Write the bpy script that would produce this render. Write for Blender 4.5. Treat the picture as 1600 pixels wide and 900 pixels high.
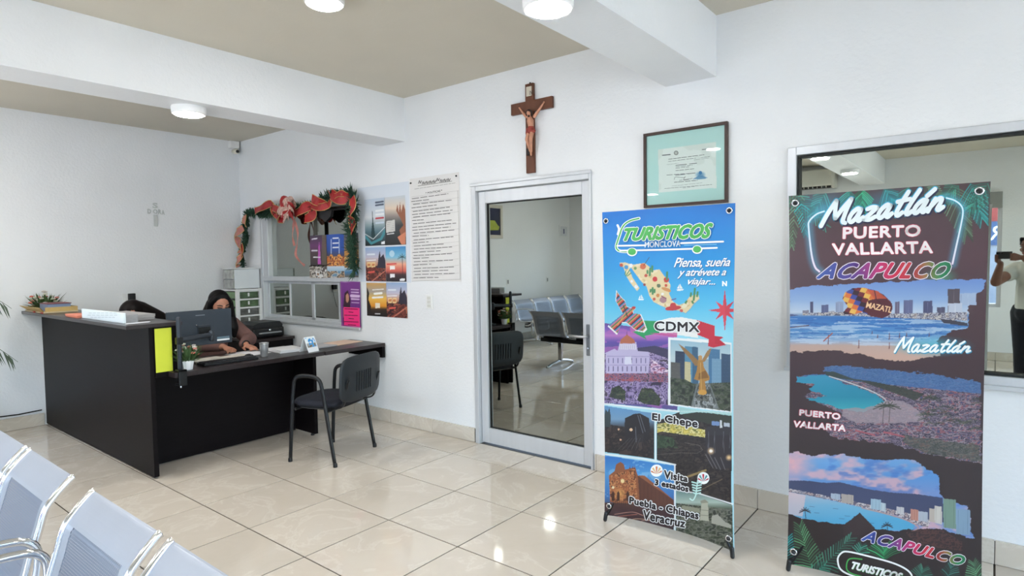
import bpy, bmesh, math, random
import numpy as np
from mathutils import Vector, Matrix
random.seed(7)
SC = bpy.context.scene
COL = SC.collection
for o in list(bpy.data.objects): bpy.data.objects.remove(o)
PI = math.pi
# ---------------------------------------------------------------- camera
CAM = np.array([7.0858, -3.6991, 1.5]); FPX = 948.88; YAW, PITCH, ROLL = 0.67247, 0.04468, -0.01454
_F = np.array([-math.sin(YAW)*math.cos(PITCH), math.cos(YAW)*math.cos(PITCH), -math.sin(PITCH)])
_R0 = np.array([math.cos(YAW), math.sin(YAW), 0.0]); _U0 = np.cross(_R0, _F)
_R = math.cos(ROLL)*_R0 + math.sin(ROLL)*_U0; _U = -math.sin(ROLL)*_R0 + math.cos(ROLL)*_U0
cam = bpy.data.cameras.new('camera'); cam.sensor_width = 36; cam.lens = 36*FPX/1600; cam.clip_start = 0.02; cam.clip_end = 200
co = bpy.data.objects.new('camera', cam); COL.objects.link(co)
co.matrix_world = Matrix(((_R[0], _U[0], -_F[0], CAM[0]), (_R[1], _U[1], -_F[1], CAM[1]), (_R[2], _U[2], -_F[2], CAM[2]), (0, 0, 0, 1)))
SC.camera = co
# ---------------------------------------------------------------- world, sun, exposure
ROOM_X, ROOM_Y, ROOM_Z = 10.5, -7.1, 2.96
w = bpy.data.worlds.new('sky'); SC.world = w; w.use_nodes = True
nt = w.node_tree; nt.nodes.clear()
sky = nt.nodes.new('ShaderNodeTexSky'); sky.sky_type = 'NISHITA'; sky.sun_disc = False; sky.sun_elevation = math.radians(56); sky.sun_rotation = math.radians(190); sky.dust_density = 2.0
hs = nt.nodes.new('ShaderNodeHueSaturation'); hs.inputs['Saturation'].default_value = 1.0
bg = nt.nodes.new('ShaderNodeBackground'); bg.inputs['Strength'].default_value = 0.95
wo = nt.nodes.new('ShaderNodeOutputWorld')
nt.links.new(sky.outputs[0], hs.inputs['Color']); nt.links.new(hs.outputs[0], bg.inputs['Color']); nt.links.new(bg.outputs[0], wo.inputs[0])
sl = bpy.data.lights.new('sun', 'SUN'); sl.energy = 4.0; sl.angle = 0.009; sl.color = (1, .95, .87)
so = bpy.data.objects.new('sun', sl); COL.objects.link(so); so.location = (6, -14, 12)
so.rotation_euler = Vector((-0.12, 0.50, -0.86)).to_track_quat('-Z', 'Y').to_euler()
OPEN_OPP = [(0.6, 5.2, 0.02, 2.32), (5.85, 7.15, .75, 2.36), (8.4, 9.6, 0.02, 2.42)]      # openings in the street wall: x0,x1,z0,z1
OPEN_END = (-6.4, -0.8, 0.02, 2.55)                                                        # unseen glazing added in the end wall, sized for its light: y0,y1,z0,z1
def portal(loc, rot, sx, sz):
    l = bpy.data.lights.new('window_portal', 'AREA'); l.shape = 'RECTANGLE'; l.size = sx; l.size_y = sz; l.cycles.is_portal = True
    o = bpy.data.objects.new('window_portal', l); COL.objects.link(o); o.location = loc; o.rotation_euler = rot
for x0, x1, z0, z1 in OPEN_OPP: portal(((x0+x1)/2, ROOM_Y-.16, (z0+z1)/2), (PI/2, 0, 0), x1-x0, z1-z0)
portal((ROOM_X+.16, (OPEN_END[0]+OPEN_END[1])/2, (OPEN_END[2]+OPEN_END[3])/2), (PI/2, 0, PI/2), OPEN_END[1]-OPEN_END[0], OPEN_END[3]-OPEN_END[2])
LAMP_EMIT = 72.0
vs = SC.view_settings; vs.view_transform = 'Standard'; vs.look = 'None'; vs.gamma = 1; vs.use_curve_mapping = False; vs.exposure = 1.27
# ---------------------------------------------------------------- photo geometry: a pixel of the photograph onto a plane of the room
def ray(px, py):
    return _F + _R*((px-800)/FPX) + _U*((450-py)/FPX)
def onY(px, py, Y):
    r = ray(px, py); t = (Y-CAM[1])/r[1]; return CAM + t*r
def onX(px, py, X):
    r = ray(px, py); t = (X-CAM[0])/r[0]; return CAM + t*r
def project(X, Y, Z):
    vx, vy, vz = X-CAM[0], Y-CAM[1], Z-CAM[2]
    d = vx*_F[0]+vy*_F[1]+vz*_F[2]
    return 800+FPX*(vx*_R[0]+vy*_R[1]+vz*_R[2])/d, 450-FPX*(vx*_U[0]+vy*_U[1]+vz*_U[2])/d
# ---------------------------------------------------------------- materials
def lin(c):
    return tuple(((v/12.92) if v <= .04045 else ((v+.055)/1.055)**2.4) for v in c)
def rgb(r, g, b): return lin((r/255, g/255, b/255))
MATS = {}
def mat(name, col, rough=.5, metal=0, noise=0.0, nscale=8, bump=0.0, bscale=60, emit=0, coat=0, spec=.5, trans=0, ior=1.45, stretch=(1, 1, 1)):
    if name in MATS: return MATS[name]
    m = bpy.data.materials.new(name); m.use_nodes = True; t = m.node_tree; b = t.nodes['Principled BSDF']
    b.inputs['Base Color'].default_value = (*col, 1); b.inputs['Roughness'].default_value = rough; b.inputs['Metallic'].default_value = metal
    b.inputs['Coat Weight'].default_value = coat; b.inputs['Specular IOR Level'].default_value = spec; b.inputs['IOR'].default_value = ior
    b.inputs['Transmission Weight'].default_value = trans
    if emit: b.inputs['Emission Color'].default_value = (*col, 1); b.inputs['Emission Strength'].default_value = emit
    if noise or bump:
        tc = t.nodes.new('ShaderNodeTexCoord'); mp = t.nodes.new('ShaderNodeMapping'); mp.inputs['Scale'].default_value = stretch
        t.links.new(tc.outputs['Object'], mp.inputs[0])
    if noise:
        n = t.nodes.new('ShaderNodeTexNoise'); n.inputs['Scale'].default_value = nscale; n.inputs['Detail'].default_value = 5
        t.links.new(mp.outputs[0], n.inputs['Vector'])
        r = t.nodes.new('ShaderNodeValToRGB'); r.color_ramp.elements[0].position = .3; r.color_ramp.elements[1].position = .7
        r.color_ramp.elements[0].color = (*[max(0, v*(1-noise)) for v in col], 1); r.color_ramp.elements[1].color = (*[min(1, v*(1+noise*.6)) for v in col], 1)
        t.links.new(n.outputs['Fac'], r.inputs[0]); t.links.new(r.outputs[0], b.inputs['Base Color'])
    if bump:
        n2 = t.nodes.new('ShaderNodeTexNoise'); n2.inputs['Scale'].default_value = bscale; n2.inputs['Detail'].default_value = 4
        t.links.new(mp.outputs[0], n2.inputs['Vector'])
        bp = t.nodes.new('ShaderNodeBump'); bp.inputs['Strength'].default_value = bump; bp.inputs['Distance'].default_value = .01
        t.links.new(n2.outputs['Fac'], bp.inputs['Height']); t.links.new(bp.outputs[0], b.inputs['Normal'])
    MATS[name] = m; return m
def ink_mat(name, rough=.5, spec=.4):
    if name in MATS: return MATS[name]
    m = bpy.data.materials.new(name); m.use_nodes = True; t = m.node_tree; b = t.nodes['Principled BSDF']
    a = t.nodes.new('ShaderNodeVertexColor'); a.layer_name = 'Col'
    t.links.new(a.outputs['Color'], b.inputs['Base Color']); b.inputs['Roughness'].default_value = rough; b.inputs['Specular IOR Level'].default_value = spec
    MATS[name] = m; return m
WHITE = mat('white_wall_paint', (.80, .815, .83), .55, noise=.03, nscale=1.6, bump=.25, bscale=45)
CEIL = mat('beige_ceiling_paint', rgb(206, 199, 184), .7, noise=.03, nscale=2, bump=.15, bscale=40)
ALU = mat('silver_aluminium', rgb(205, 208, 212), .38, .35, noise=.04, nscale=20, stretch=(1, 1, .1))
ALUD = mat('black_gasket_rubber', rgb(28, 30, 30), .6, noise=.1)  # black rubber gasket round the panes
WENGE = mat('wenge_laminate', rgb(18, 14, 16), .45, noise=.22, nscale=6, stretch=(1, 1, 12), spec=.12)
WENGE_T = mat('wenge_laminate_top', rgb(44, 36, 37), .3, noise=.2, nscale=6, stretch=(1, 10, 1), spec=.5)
BLACKP = mat('black_plastic', rgb(22, 23, 26), .42, noise=.1, nscale=30)
BLACKM = mat('black_metal', rgb(20, 21, 23), .35, .2, noise=.1, nscale=30)
CHROME = mat('chrome', (.70, .71, .73), .12, 1.0, noise=.03, nscale=10)
PAPER = mat('white_paper', rgb(236, 238, 240), .7, noise=.02, nscale=20)
WPLAS = mat('white_plastic', rgb(232, 233, 232), .4, noise=.02, nscale=20)
MIRROR = mat('mirrored_bronze_glass', (.345, .36, .335), .012, 1.0, noise=.02, nscale=.5)
MIRROR2 = mat('mirrored_green_glass', (.52, .545, .49), .012, 1.0, noise=.02, nscale=.5)
INK = ink_mat('printed_ink', .45); INKG = ink_mat('printed_vinyl', .38, .5)
def clear_glass():
    m = bpy.data.materials.new('clear_window_glass'); m.use_nodes = True; t = m.node_tree; t.nodes.clear()
    o = t.nodes.new('ShaderNodeOutputMaterial'); mx = t.nodes.new('ShaderNodeMixShader'); tr = t.nodes.new('ShaderNodeBsdfTransparent'); g = t.nodes.new('ShaderNodeBsdfGlossy')
    n = t.nodes.new('ShaderNodeTexNoise'); n.inputs['Scale'].default_value = .5
    tr.inputs[0].default_value = (.93, .96, .95, 1); g.inputs['Roughness'].default_value = .02
    lw = t.nodes.new('ShaderNodeFresnel'); lw.inputs[0].default_value = 1.3
    t.links.new(lw.outputs[0], mx.inputs[0]); t.links.new(tr.outputs[0], mx.inputs[1]); t.links.new(g.outputs[0], mx.inputs[2]); t.links.new(mx.outputs[0], o.inputs[0])
    return m
CLEAR = clear_glass()
# ---------------------------------------------------------------- object helpers
WM = {}
def thing(name, label=None, cat=None, loc=(0, 0, 0), rotz=0, group=None, kind=None):
    o = bpy.data.objects.new(name, None); COL.objects.link(o); o.empty_display_size = .1
    o.location = loc; o.rotation_euler = (0, 0, rotz)
    WM[o.name] = Matrix.Translation(loc) @ Matrix.Rotation(rotz, 4, 'Z')
    return tag(o, label, cat, group, kind)
def tag(o, label=None, cat=None, group=None, kind=None):
    if label: o['label'] = label
    if cat: o['category'] = cat
    if group: o['group'] = group
    if kind: o['kind'] = kind
    return o
def link(name, me, m, parent=None, local=False, smooth=False):
    if m is not None and len(me.materials) == 0: me.materials.append(m)
    o = bpy.data.objects.new(name, me); COL.objects.link(o)
    base = WM.get(parent.name, Matrix()) if parent else Matrix()
    if parent:
        o.parent = parent
        if not local: me.transform(base.inverted())
    if not parent and not local:
        pass
    WM[o.name] = base
    if smooth:
        me.polygons.foreach_set('use_smooth', np.ones(len(me.polygons), bool))
    return o
def copy_tree(src, parent=None):
    c = src.copy(); COL.objects.link(c)
    if parent: c.parent = parent
    for ch in src.children: copy_tree(ch, c)
    return c
class B:
    def __init__(s): s.bm = bmesh.new()
    def box(s, x0, x1, y0, y1, z0, z1, bev=0, rot=None, piv=None):
        r = bmesh.ops.create_cube(s.bm, size=1)['verts']
        bmesh.ops.scale(s.bm, vec=(abs(x1-x0), abs(y1-y0), abs(z1-z0)), verts=r)
        bmesh.ops.translate(s.bm, vec=((x0+x1)/2, (y0+y1)/2, (z0+z1)/2), verts=r)
        if bev:
            es = list({e for v in r for e in v.link_edges})
            q = bmesh.ops.bevel(s.bm, geom=es, offset=bev, segments=2, affect='EDGES', profile=.5)
            r = list({v for f in q['faces'] for v in f.verts} | {v for v in r if v.is_valid})
        if rot is not None:
            p = Vector(piv if piv else ((x0+x1)/2, (y0+y1)/2, (z0+z1)/2))
            bmesh.ops.rotate(s.bm, cent=p, matrix=rot, verts=r)
        return s
    def rings(s, rings, cap=True, closed=False):
        vs = [[s.bm.verts.new(p) for p in r] for r in rings]; n = len(vs[0])
        k = len(vs) if closed else len(vs)-1
        for i in range(k):
            a, b = vs[i], vs[(i+1) % len(vs)]
            for j in range(n):
                try: s.bm.faces.new((a[j], a[(j+1) % n], b[(j+1) % n], b[j]))
                except ValueError: pass
        if cap and not closed:
            s.bm.faces.new(vs[0][::-1]); s.bm.faces.new(vs[-1])
        return s
    def tube(s, pts, r, n=10, closed=False, flat=None):
        pts = [Vector(p) for p in pts]; rr = r if isinstance(r, (list, tuple)) else [r]*len(pts); rings = []
        up = None
        for i, p in enumerate(pts):
            a = pts[(i-1) % len(pts)] if (closed or i > 0) else p; b = pts[(i+1) % len(pts)] if (closed or i < len(pts)-1) else p
            d = (b-a); d = d.normalized() if d.length > 1e-9 else Vector((0, 0, 1))
            if up is None:
                up = Vector((0, 0, 1)) if abs(d.z) < .9 else Vector((1, 0, 0))
            x = d.cross(up); x = x.normalized() if x.length > 1e-6 else d.orthogonal().normalized()
            y = x.cross(d).normalized(); up = y
            fx, fy = (1, 1) if flat is None else flat
            rings.append([p + x*math.cos(2*PI*k/n)*rr[i]*fx + y*math.sin(2*PI*k/n)*rr[i]*fy for k in range(n)])
        return s.rings(rings, True, closed)
    def lathe(s, prof, c=(0, 0, 0), n=24, cap=True):
        return s.rings([[Vector((c[0]+r*math.cos(2*PI*k/n), c[1]+r*math.sin(2*PI*k/n), c[2]+z)) for k in range(n)] for r, z in prof], cap)
    def prism(s, poly, axis, a0, a1):
        def P(q, a): return {0: (a, q[0], q[1]), 1: (q[0], a, q[1]), 2: (q[0], q[1], a)}[axis]
        return s.rings([[Vector(P(q, a0)) for q in poly], [Vector(P(q, a1)) for q in poly]])
    def ball(s, c, r, seg=12, rot=None):
        r = r if isinstance(r, (list, tuple)) else (r, r, r)
        q = bmesh.ops.create_uvsphere(s.bm, u_segments=seg, v_segments=max(6, seg*2//3), radius=1)['verts']
        bmesh.ops.scale(s.bm, vec=r, verts=q)
        if rot is not None: bmesh.ops.rotate(s.bm, cent=(0, 0, 0), matrix=rot, verts=q)
        bmesh.ops.translate(s.bm, vec=c, verts=q); return s
    def cap(s, p0, p1, r0, r1=None, n=12):
        r1 = r0 if r1 is None else r1; p0, p1 = Vector(p0), Vector(p1); d = p1-p0; L = d.length
        if L < 1e-6: return s.ball(p0, r0)
        d /= L; pts, rad = [], []
        for a in (-80, -55, -30, 0): pts.append(p0+d*r0*math.sin(math.radians(a))); rad.append(r0*math.cos(math.radians(a)))
        for a in (0, 30, 55, 80): pts.append(p1+d*r1*math.sin(math.radians(a))); rad.append(r1*math.cos(math.radians(a)))
        return s.tube(pts, rad, n)
    def chain(s, pts, rads):
        for i in range(len(pts)-1): s.cap(pts[i], pts[i+1], rads[i], rads[i+1])
        return s
    def face(s, pts):
        s.bm.faces.new([s.bm.verts.new(p) for p in pts]); return s
    def mesh(s, name):
        bmesh.ops.recalc_face_normals(s.bm, faces=s.bm.faces[:])
        me = bpy.data.meshes.new(name); s.bm.to_mesh(me); s.bm.free(); return me
    def obj(s, name, m, parent=None, local=False, smooth=False, label=None):
        o = link(name, s.mesh(name), m, parent, local, smooth)
        if smooth == 'auto': pass
        if label: o['label'] = label
        return o
def remesh(o, vox, sm=6, fac=.5):
    a = o.modifiers.new('merge', 'REMESH'); a.mode = 'VOXEL'; a.voxel_size = vox; a.use_smooth_shade = True
    b = o.modifiers.new('soften', 'SMOOTH'); b.iterations = sm; b.factor = fac
    return o
def smoothpath(pts, k=6, closed=False):
    P = [np.array(p, float) for p in pts]; n = len(P); out = []
    for i in range(n if closed else n-1):
        p0 = P[(i-1) % n] if (closed or i > 0) else 2*P[0]-P[1]; p1 = P[i]; p2 = P[(i+1) % n]
        p3 = P[(i+2) % n] if (closed or i+2 < n) else 2*P[-1]-P[-2]
        for j in range(k):
            t = j/k; out.append(.5*((2*p1)+(-p0+p2)*t+(2*p0-5*p1+4*p2-p3)*t*t+(-p0+3*p1-3*p2+p3)*t**3))
    if not closed: out.append(P[-1])
    return out
# ---------------------------------------------------------------- flat print: colour grids and lettering on a plane of the room
def vnoise(x, y, seed):
    xi = np.floor(x).astype(np.int64); yi = np.floor(y).astype(np.int64); fx = x-xi; fy = y-yi
    fx = fx*fx*(3-2*fx); fy = fy*fy*(3-2*fy)
    def h(a, b):
        v = (a*374761393+b*668265263+seed*1442695041) & 0x7fffffff; v = ((v ^ (v >> 13))*1274126177) & 0x7fffffff
        return ((v ^ (v >> 16)) & 0xffff)/65535.0
    return (h(xi, yi)*(1-fx)+h(xi+1, yi)*fx)*(1-fy)+(h(xi, yi+1)*(1-fx)+h(xi+1, yi+1)*fx)*fy
class Print:
    """colour per vertex of a grid on a (nearly) flat sheet facing -Y; shapes are given in photo pixels and land on the sheet"""
    def __init__(s, X, Y, Z, base=(1, 1, 1)):
        s.X, s.Y, s.Z = X, Y, Z; s.px, s.py = project(X, Y, Z); s.c = np.zeros(X.shape+(3,)); s.c[:] = np.array(base)/255.
    def win(s, x0, y0, x1, y1):
        if not hasattr(s, '_b'): s._b = (s.px.min(0), s.px.max(0), s.py.min(1), s.py.max(1))
        c = np.nonzero((s._b[1] >= x0) & (s._b[0] <= x1))[0]; r = np.nonzero((s._b[3] >= y0) & (s._b[2] <= y1))[0]
        if len(c) == 0 or len(r) == 0: return None
        return (slice(r[0], r[-1]+1), slice(c[0], c[-1]+1))
    def fill(s, m, col, a=1.0, w=None):
        c = np.asarray(col, float)/255.; m = (m*a)[..., None]
        if w is None: s.c = s.c*(1-m)+c*m
        else: s.c[w] = s.c[w]*(1-m)+c*m
        return s
    def pwin(s, pts):
        P = np.array(pts, float); x0, y0 = P.min(0); x1, y1 = P.max(0); w = s.win(x0, y0, x1, y1)
        if w is None: return None, None
        x = s.px[w]; y = s.py[w]; ins = np.zeros(x.shape, bool)
        for i in range(len(P)):
            (xa, ya), (xb, yb) = P[i-1], P[i]
            if ya == yb: continue
            k = (ya > y) != (yb > y); ins ^= k & (x < (xb-xa)*(y-ya)/(yb-ya)+xa)
        return ins*1.0, w
    def pmask(s, pts):
        m = np.zeros(s.px.shape); ins, w = s.pwin(pts)
        if w: m[w] = ins
        return m
    def poly(s, pts, col, a=1.0):
        m, w = s.pwin(pts)
        return s.fill(m, col, a, w) if w else s
    def grad(s, m, stops, a=1.0, along='y', tilt=0):
        t = s.py+tilt*s.px if along == 'y' else s.px
        k = [q[0] for q in stops]; c = np.stack([np.interp(t, k, [q[1][i] for q in stops]) for i in range(3)], -1)
        return s.fill(m, c, a)
    def disc(s, cx, cy, rx, ry=None, col=(0, 0, 0), a=1.0, soft=0, rot=0):
        ry = ry or rx; R = max(rx, ry); w = s.win(cx-R, cy-R, cx+R, cy+R)
        if w is None: return s
        dx = s.px[w]-cx; dy = s.py[w]-cy; ca, sa = math.cos(rot), math.sin(rot)
        d = np.sqrt(((dx*ca+dy*sa)/rx)**2+((-dx*sa+dy*ca)/ry)**2)
        return s.fill(np.clip((1-d)/soft, 0, 1) if soft else (d < 1)*1.0, col, a, w)
    def line(s, pts, w, col, a=1.0, soft=0):
        P = np.array(pts, float); e = w/2+soft+1; W = s.win(P[:, 0].min()-e, P[:, 1].min()-e, P[:, 0].max()+e, P[:, 1].max()+e)
        if W is None: return s
        X, Y = s.px[W], s.py[W]; d = np.full(X.shape, 1e9)
        for (xa, ya), (xb, yb) in zip(pts[:-1], pts[1:]):
            L = (xb-xa)**2+(yb-ya)**2+1e-9; t = np.clip(((X-xa)*(xb-xa)+(Y-ya)*(yb-ya))/L, 0, 1)
            d = np.minimum(d, np.hypot(X-xa-t*(xb-xa), Y-ya-t*(yb-ya)))
        return s.fill(np.clip((w/2+soft-d)/max(soft, .6), 0, 1), col, a, W)
    def n(s, sx, sy=None, seed=1, oct=3):
        sy = sy or sx; v = 0; A = 0
        for k in range(oct): v = v+vnoise(s.px/sx*2**k+17.3*k, s.py/sy*2**k+5.1*k, seed+k)*.5**k; A += .5**k
        return v/A
    def speckle(s, m, cols, sx, sy=None, seed=1, oct=3):
        v = s.n(sx, sy, seed, oct); v = np.clip((v-.2)/.6, 0, .999)*len(cols); i = np.floor(v).astype(int)
        return s.fill(m, np.array(cols, float)[i])
    def mesh(s, name, thick=0.002, dim=1.0):
        nz, nx = s.X.shape; me = bpy.data.meshes.new(name)
        co = np.stack([s.X, s.Y, s.Z], -1).reshape(-1, 3); bk = co.copy(); bk[:, 1] += thick
        i = np.arange(nz*nx).reshape(nz, nx)
        q = np.stack([i[:-1, :-1], i[:-1, 1:], i[1:, 1:], i[1:, :-1]], -1).reshape(-1, 4)      # rows from top: flip for outward -Y
        q = q[:, ::-1]
        N = nz*nx; k = 8 if min(nz, nx) > 60 else 1
        rr = np.unique(np.r_[np.arange(0, nz, k), nz-1]); cc = np.unique(np.r_[np.arange(0, nx, k), nx-1])
        bi = i[np.ix_(rr, cc)]; ri = (np.arange(bi.size)+N).reshape(bi.shape); co = np.concatenate([co, bk[bi.ravel()]]); nr = bi.size
        side = np.stack([ri[:-1, :-1], ri[:-1, 1:], ri[1:, 1:], ri[1:, :-1]], -1).reshape(-1, 4)
        quads = np.concatenate([q, side]); me.vertices.add(len(co)); me.vertices.foreach_set('co', co.ravel())
        me.loops.add(quads.size); me.polygons.add(len(quads))
        me.loops.foreach_set('vertex_index', quads.ravel().astype(np.int32))
        me.polygons.foreach_set('loop_start', (np.arange(len(quads))*4).astype(np.int32))
        me.update(calc_edges=True); me.validate()
        c = s.c.reshape(-1, 3); c = np.where(c <= .04045, c/12.92, ((np.clip(c, 0, 1)+.055)/1.055)**2.4)
        c = np.concatenate([c*dim, np.full((nr, 3), .75)]); c = np.concatenate([c, np.ones((len(c), 1))], 1)
        at = me.color_attributes.new('Col', 'FLOAT_COLOR', 'POINT'); at.data.foreach_set('color', c.astype(np.float32).ravel())
        return me
def sheet(x0, x1, z0, z1, Y, res, base=(240, 240, 240), tilt=None):
    nx = max(3, int((x1-x0)/res)); nz = max(3, int((z1-z0)/res))
    X, Z = np.meshgrid(np.linspace(x0, x1, nx), np.linspace(z1, z0, nz)); return Print(X, np.full(X.shape, float(Y)), Z, base)
_TC = {}
def glyphs(body, shear=0.0, off=0.0, sp=1.0, res=3):
    k = (body, shear, off, sp, res)
    if k in _TC: return _TC[k]
    cu = bpy.data.curves.new('t', 'FONT'); cu.body = body; cu.shear = shear; cu.offset = off; cu.space_character = sp; cu.resolution_u = res; cu.fill_mode = 'BOTH' if hasattr(cu, 'fill_mode') else None
    o = bpy.data.objects.new('t', cu); COL.objects.link(o)
    dg = bpy.context.evaluated_depsgraph_get(); me = bpy.data.meshes.new_from_object(o.evaluated_get(dg))
    v = np.array([tuple(q.co) for q in me.vertices]).reshape(-1, 3); f = [tuple(p.vertices) for p in me.polygons]
    bpy.data.objects.remove(o); bpy.data.curves.remove(cu); bpy.data.meshes.remove(me)
    _TC[k] = (v, f); return v, f
class Ink:
    """lettering and drawn strokes, given in photo pixels, laid on a sheet whose surface is Y = surf(X,Z)"""
    def __init__(s, Y, surf=None, gap=.0008, dim=1.0): s.dim = dim; s.v, s.f, s.c = [], [], []; s.Y = Y; s.surf = surf or (lambda x, z: Y); s.gap = gap; s.layer = 1
    def pt(s, px, py):
        p = onY(px, py, s.Y); return (p[0], s.surf(p[0], p[2])-s.gap*s.layer, p[2])
    def add(s, pxs, faces, col):
        b = len(s.v)
        for i, (x, y) in enumerate(pxs):
            s.v.append(s.pt(x, y)); c = col(x, y) if callable(col) else col; s.c.append((*[k_*s.dim for k_ in lin([q/255 for q in c])], 1))
        s.f += [tuple(b+i for i in f) for f in faces]
    def poly(s, pts, col): s.add(pts, [tuple(range(len(pts)))], col); return s
    def stroke(s, pts, w, col, smooth=True, closed=False, k=6):
        if smooth and len(pts) > 2: pts = [tuple(q) for q in smoothpath(pts, k, closed)]
        P = np.array(pts, float); n = len(P); L = []; R = []
        for i in range(n):
            a = P[i-1] if (i > 0 or closed) else P[i]; b = P[(i+1) % n] if (i < n-1 or closed) else P[i]
            d = b-a; d = d/(np.hypot(*d)+1e-9); nn = np.array([-d[1], d[0]])*(w/2); L.append(P[i]+nn); R.append(P[i]-nn)
        q = [(i, i+1, n+i+1, n+i) for i in range(n-1)]
        if closed: q.append((n-1, 0, n, 2*n-1))
        s.add(L+R, q, col)
        if not closed:
            for e in (P[0], P[-1]): s.disc(e[0], e[1], w/2, w/2, col, 10)
        return s
    def disc(s, cx, cy, rx, ry, col, n=16):
        s.add([(cx+rx*math.cos(2*PI*k/n), cy+ry*math.sin(2*PI*k/n)) for k in range(n)], [tuple(range(n))], col); return s
    def text(s, body, quad, col, off=0.0, shear=0.0, sp=1.0, dx=0, dy=0, base=0.0):
        v0, _ = glyphs(body, shear, base, sp); v, f = glyphs(body, shear, base+off, sp)
        x0, y0 = v0[:, 0].min(), v0[:, 1].min(); x1, y1 = v0[:, 0].max(), v0[:, 1].max()
        tl, tr, br, bl = [np.array(q, float) for q in quad]; out = []
        for x, y, _z in v:
            u = (x-x0)/(x1-x0); t = (y-y0)/(y1-y0)
            q = (bl*(1-u)+br*u)*(1-t)+(tl*(1-u)+tr*u)*t; out.append((q[0]+dx, q[1]+dy))
        s.add(out, f, col); return s
    def bold(s, body, quad, col, r, shear=0.0, sp=1.0, n=8):
        for k in range(n): s.text(body, quad, col, 0, shear, sp, r*math.cos(2*PI*k/n), r*math.sin(2*PI*k/n))
        return s.text(body, quad, col, 0, shear, sp)
    def up(s): s.layer += 1; return s
    def obj(s, name, parent, m=None, label=None):
        me = bpy.data.meshes.new(name); me.from_pydata(s.v, [], s.f); me.update()
        at = me.color_attributes.new('Col', 'FLOAT_COLOR', 'POINT'); at.data.foreach_set('color', np.array(s.c, np.float32).ravel())
        o = link(name, me, m or INK, parent)
        if label: o['label'] = label
        return o
def crop(x0, y0, sc): return lambda *pts: [(x0+x/sc, y0+y/sc) for x, y in pts]
# ================================================================ the setting
def struct(o, label=None): return tag(o, label, kind='structure')
# ---- floor: grout slab and one object per tile
TX, TY, TS = 3.785, -.329, .5535
def tile_mat():
    m = bpy.data.materials.new('polished_marble_tile'); m.use_nodes = True; t = m.node_tree; b = t.nodes['Principled BSDF']
    tc = t.nodes.new('ShaderNodeTexCoord'); oi = t.nodes.new('ShaderNodeObjectInfo'); ad = t.nodes.new('ShaderNodeVectorMath'); ad.operation = 'ADD'
    sc = t.nodes.new('ShaderNodeVectorMath'); sc.operation = 'SCALE'; sc.inputs['Scale'].default_value = 37.0
    cx = t.nodes.new('ShaderNodeCombineXYZ')
    for i in range(3): t.links.new(oi.outputs['Random'], cx.inputs[i])
    t.links.new(cx.outputs[0], sc.inputs[0]); t.links.new(tc.outputs['Object'], ad.inputs[0]); t.links.new(sc.outputs[0], ad.inputs[1])
    n = t.nodes.new('ShaderNodeTexNoise'); n.inputs['Scale'].default_value = 3.2; n.inputs['Detail'].default_value = 7; n.inputs['Distortion'].default_value = 1.0; n.inputs['Roughness'].default_value = .6
    t.links.new(ad.outputs[0], n.inputs['Vector'])
    r = t.nodes.new('ShaderNodeValToRGB'); e = r.color_ramp.elements
    e[0].position = .30; e[0].color = (*rgb(203, 193, 178), 1); e[1].position = .72; e[1].color = (*rgb(210, 201, 187), 1)
    k = e.new(.50); k.color = (*rgb(207, 197, 183), 1); k = e.new(.545); k.color = (*rgb(215, 207, 194), 1); k = e.new(.57); k.color = (*rgb(208, 198, 184), 1)
    t.links.new(n.outputs['Fac'], r.inputs[0])
    hv = t.nodes.new('ShaderNodeHueSaturation'); mr = t.nodes.new('ShaderNodeMapRange'); mr.inputs[3].default_value = .95; mr.inputs[4].default_value = 1.05
    t.links.new(oi.outputs['Random'], mr.inputs[0]); t.links.new(mr.outputs[0], hv.inputs['Value']); t.links.new(r.outputs[0], hv.inputs['Color'])
    t.links.new(hv.outputs[0], b.inputs['Base Color']); b.inputs['Roughness'].default_value = .07; b.inputs['IOR'].default_value = 1.55
    return m
TILE = tile_mat()
GROUT = mat('grout', rgb(62, 54, 45), .9, noise=.1, nscale=40)
floor = B().box(-.15, ROOM_X+.15, ROOM_Y-.15, .12, -.1, -.004).obj('floor', GROUT); struct(floor, 'polished beige marble tile floor with thin grout lines')
def grid_lines(o, s, a, b):
    k = math.ceil((a-o)/s); out = [a]
    while o+k*s < b-.01:
        if o+k*s > a+.01: out.append(o+k*s)
        k += 1
    return out+[b]
_tm = {}
def tile_mesh(w, d):
    k = (round(w, 3), round(d, 3))
    if k not in _tm:
        me = B().box(-w/2, w/2, -d/2, d/2, -.008, 0, bev=.0012).mesh('tile'); me.materials.append(TILE); _tm[k] = me
    return _tm[k]
xs = grid_lines(TX, TS, 0, ROOM_X); ys = grid_lines(TY, TS, ROOM_Y, 0)
for i in range(len(xs)-1):
    for j in range(len(ys)-1):
        w_, d_ = xs[i+1]-xs[i]-.008, ys[j+1]-ys[j]-.008
        o = bpy.data.objects.new('tile', tile_mesh(w_, d_)); COL.objects.link(o); o.parent = floor
        o.location = ((xs[i]+xs[i+1])/2, (ys[j]+ys[j+1])/2, 0)
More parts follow.
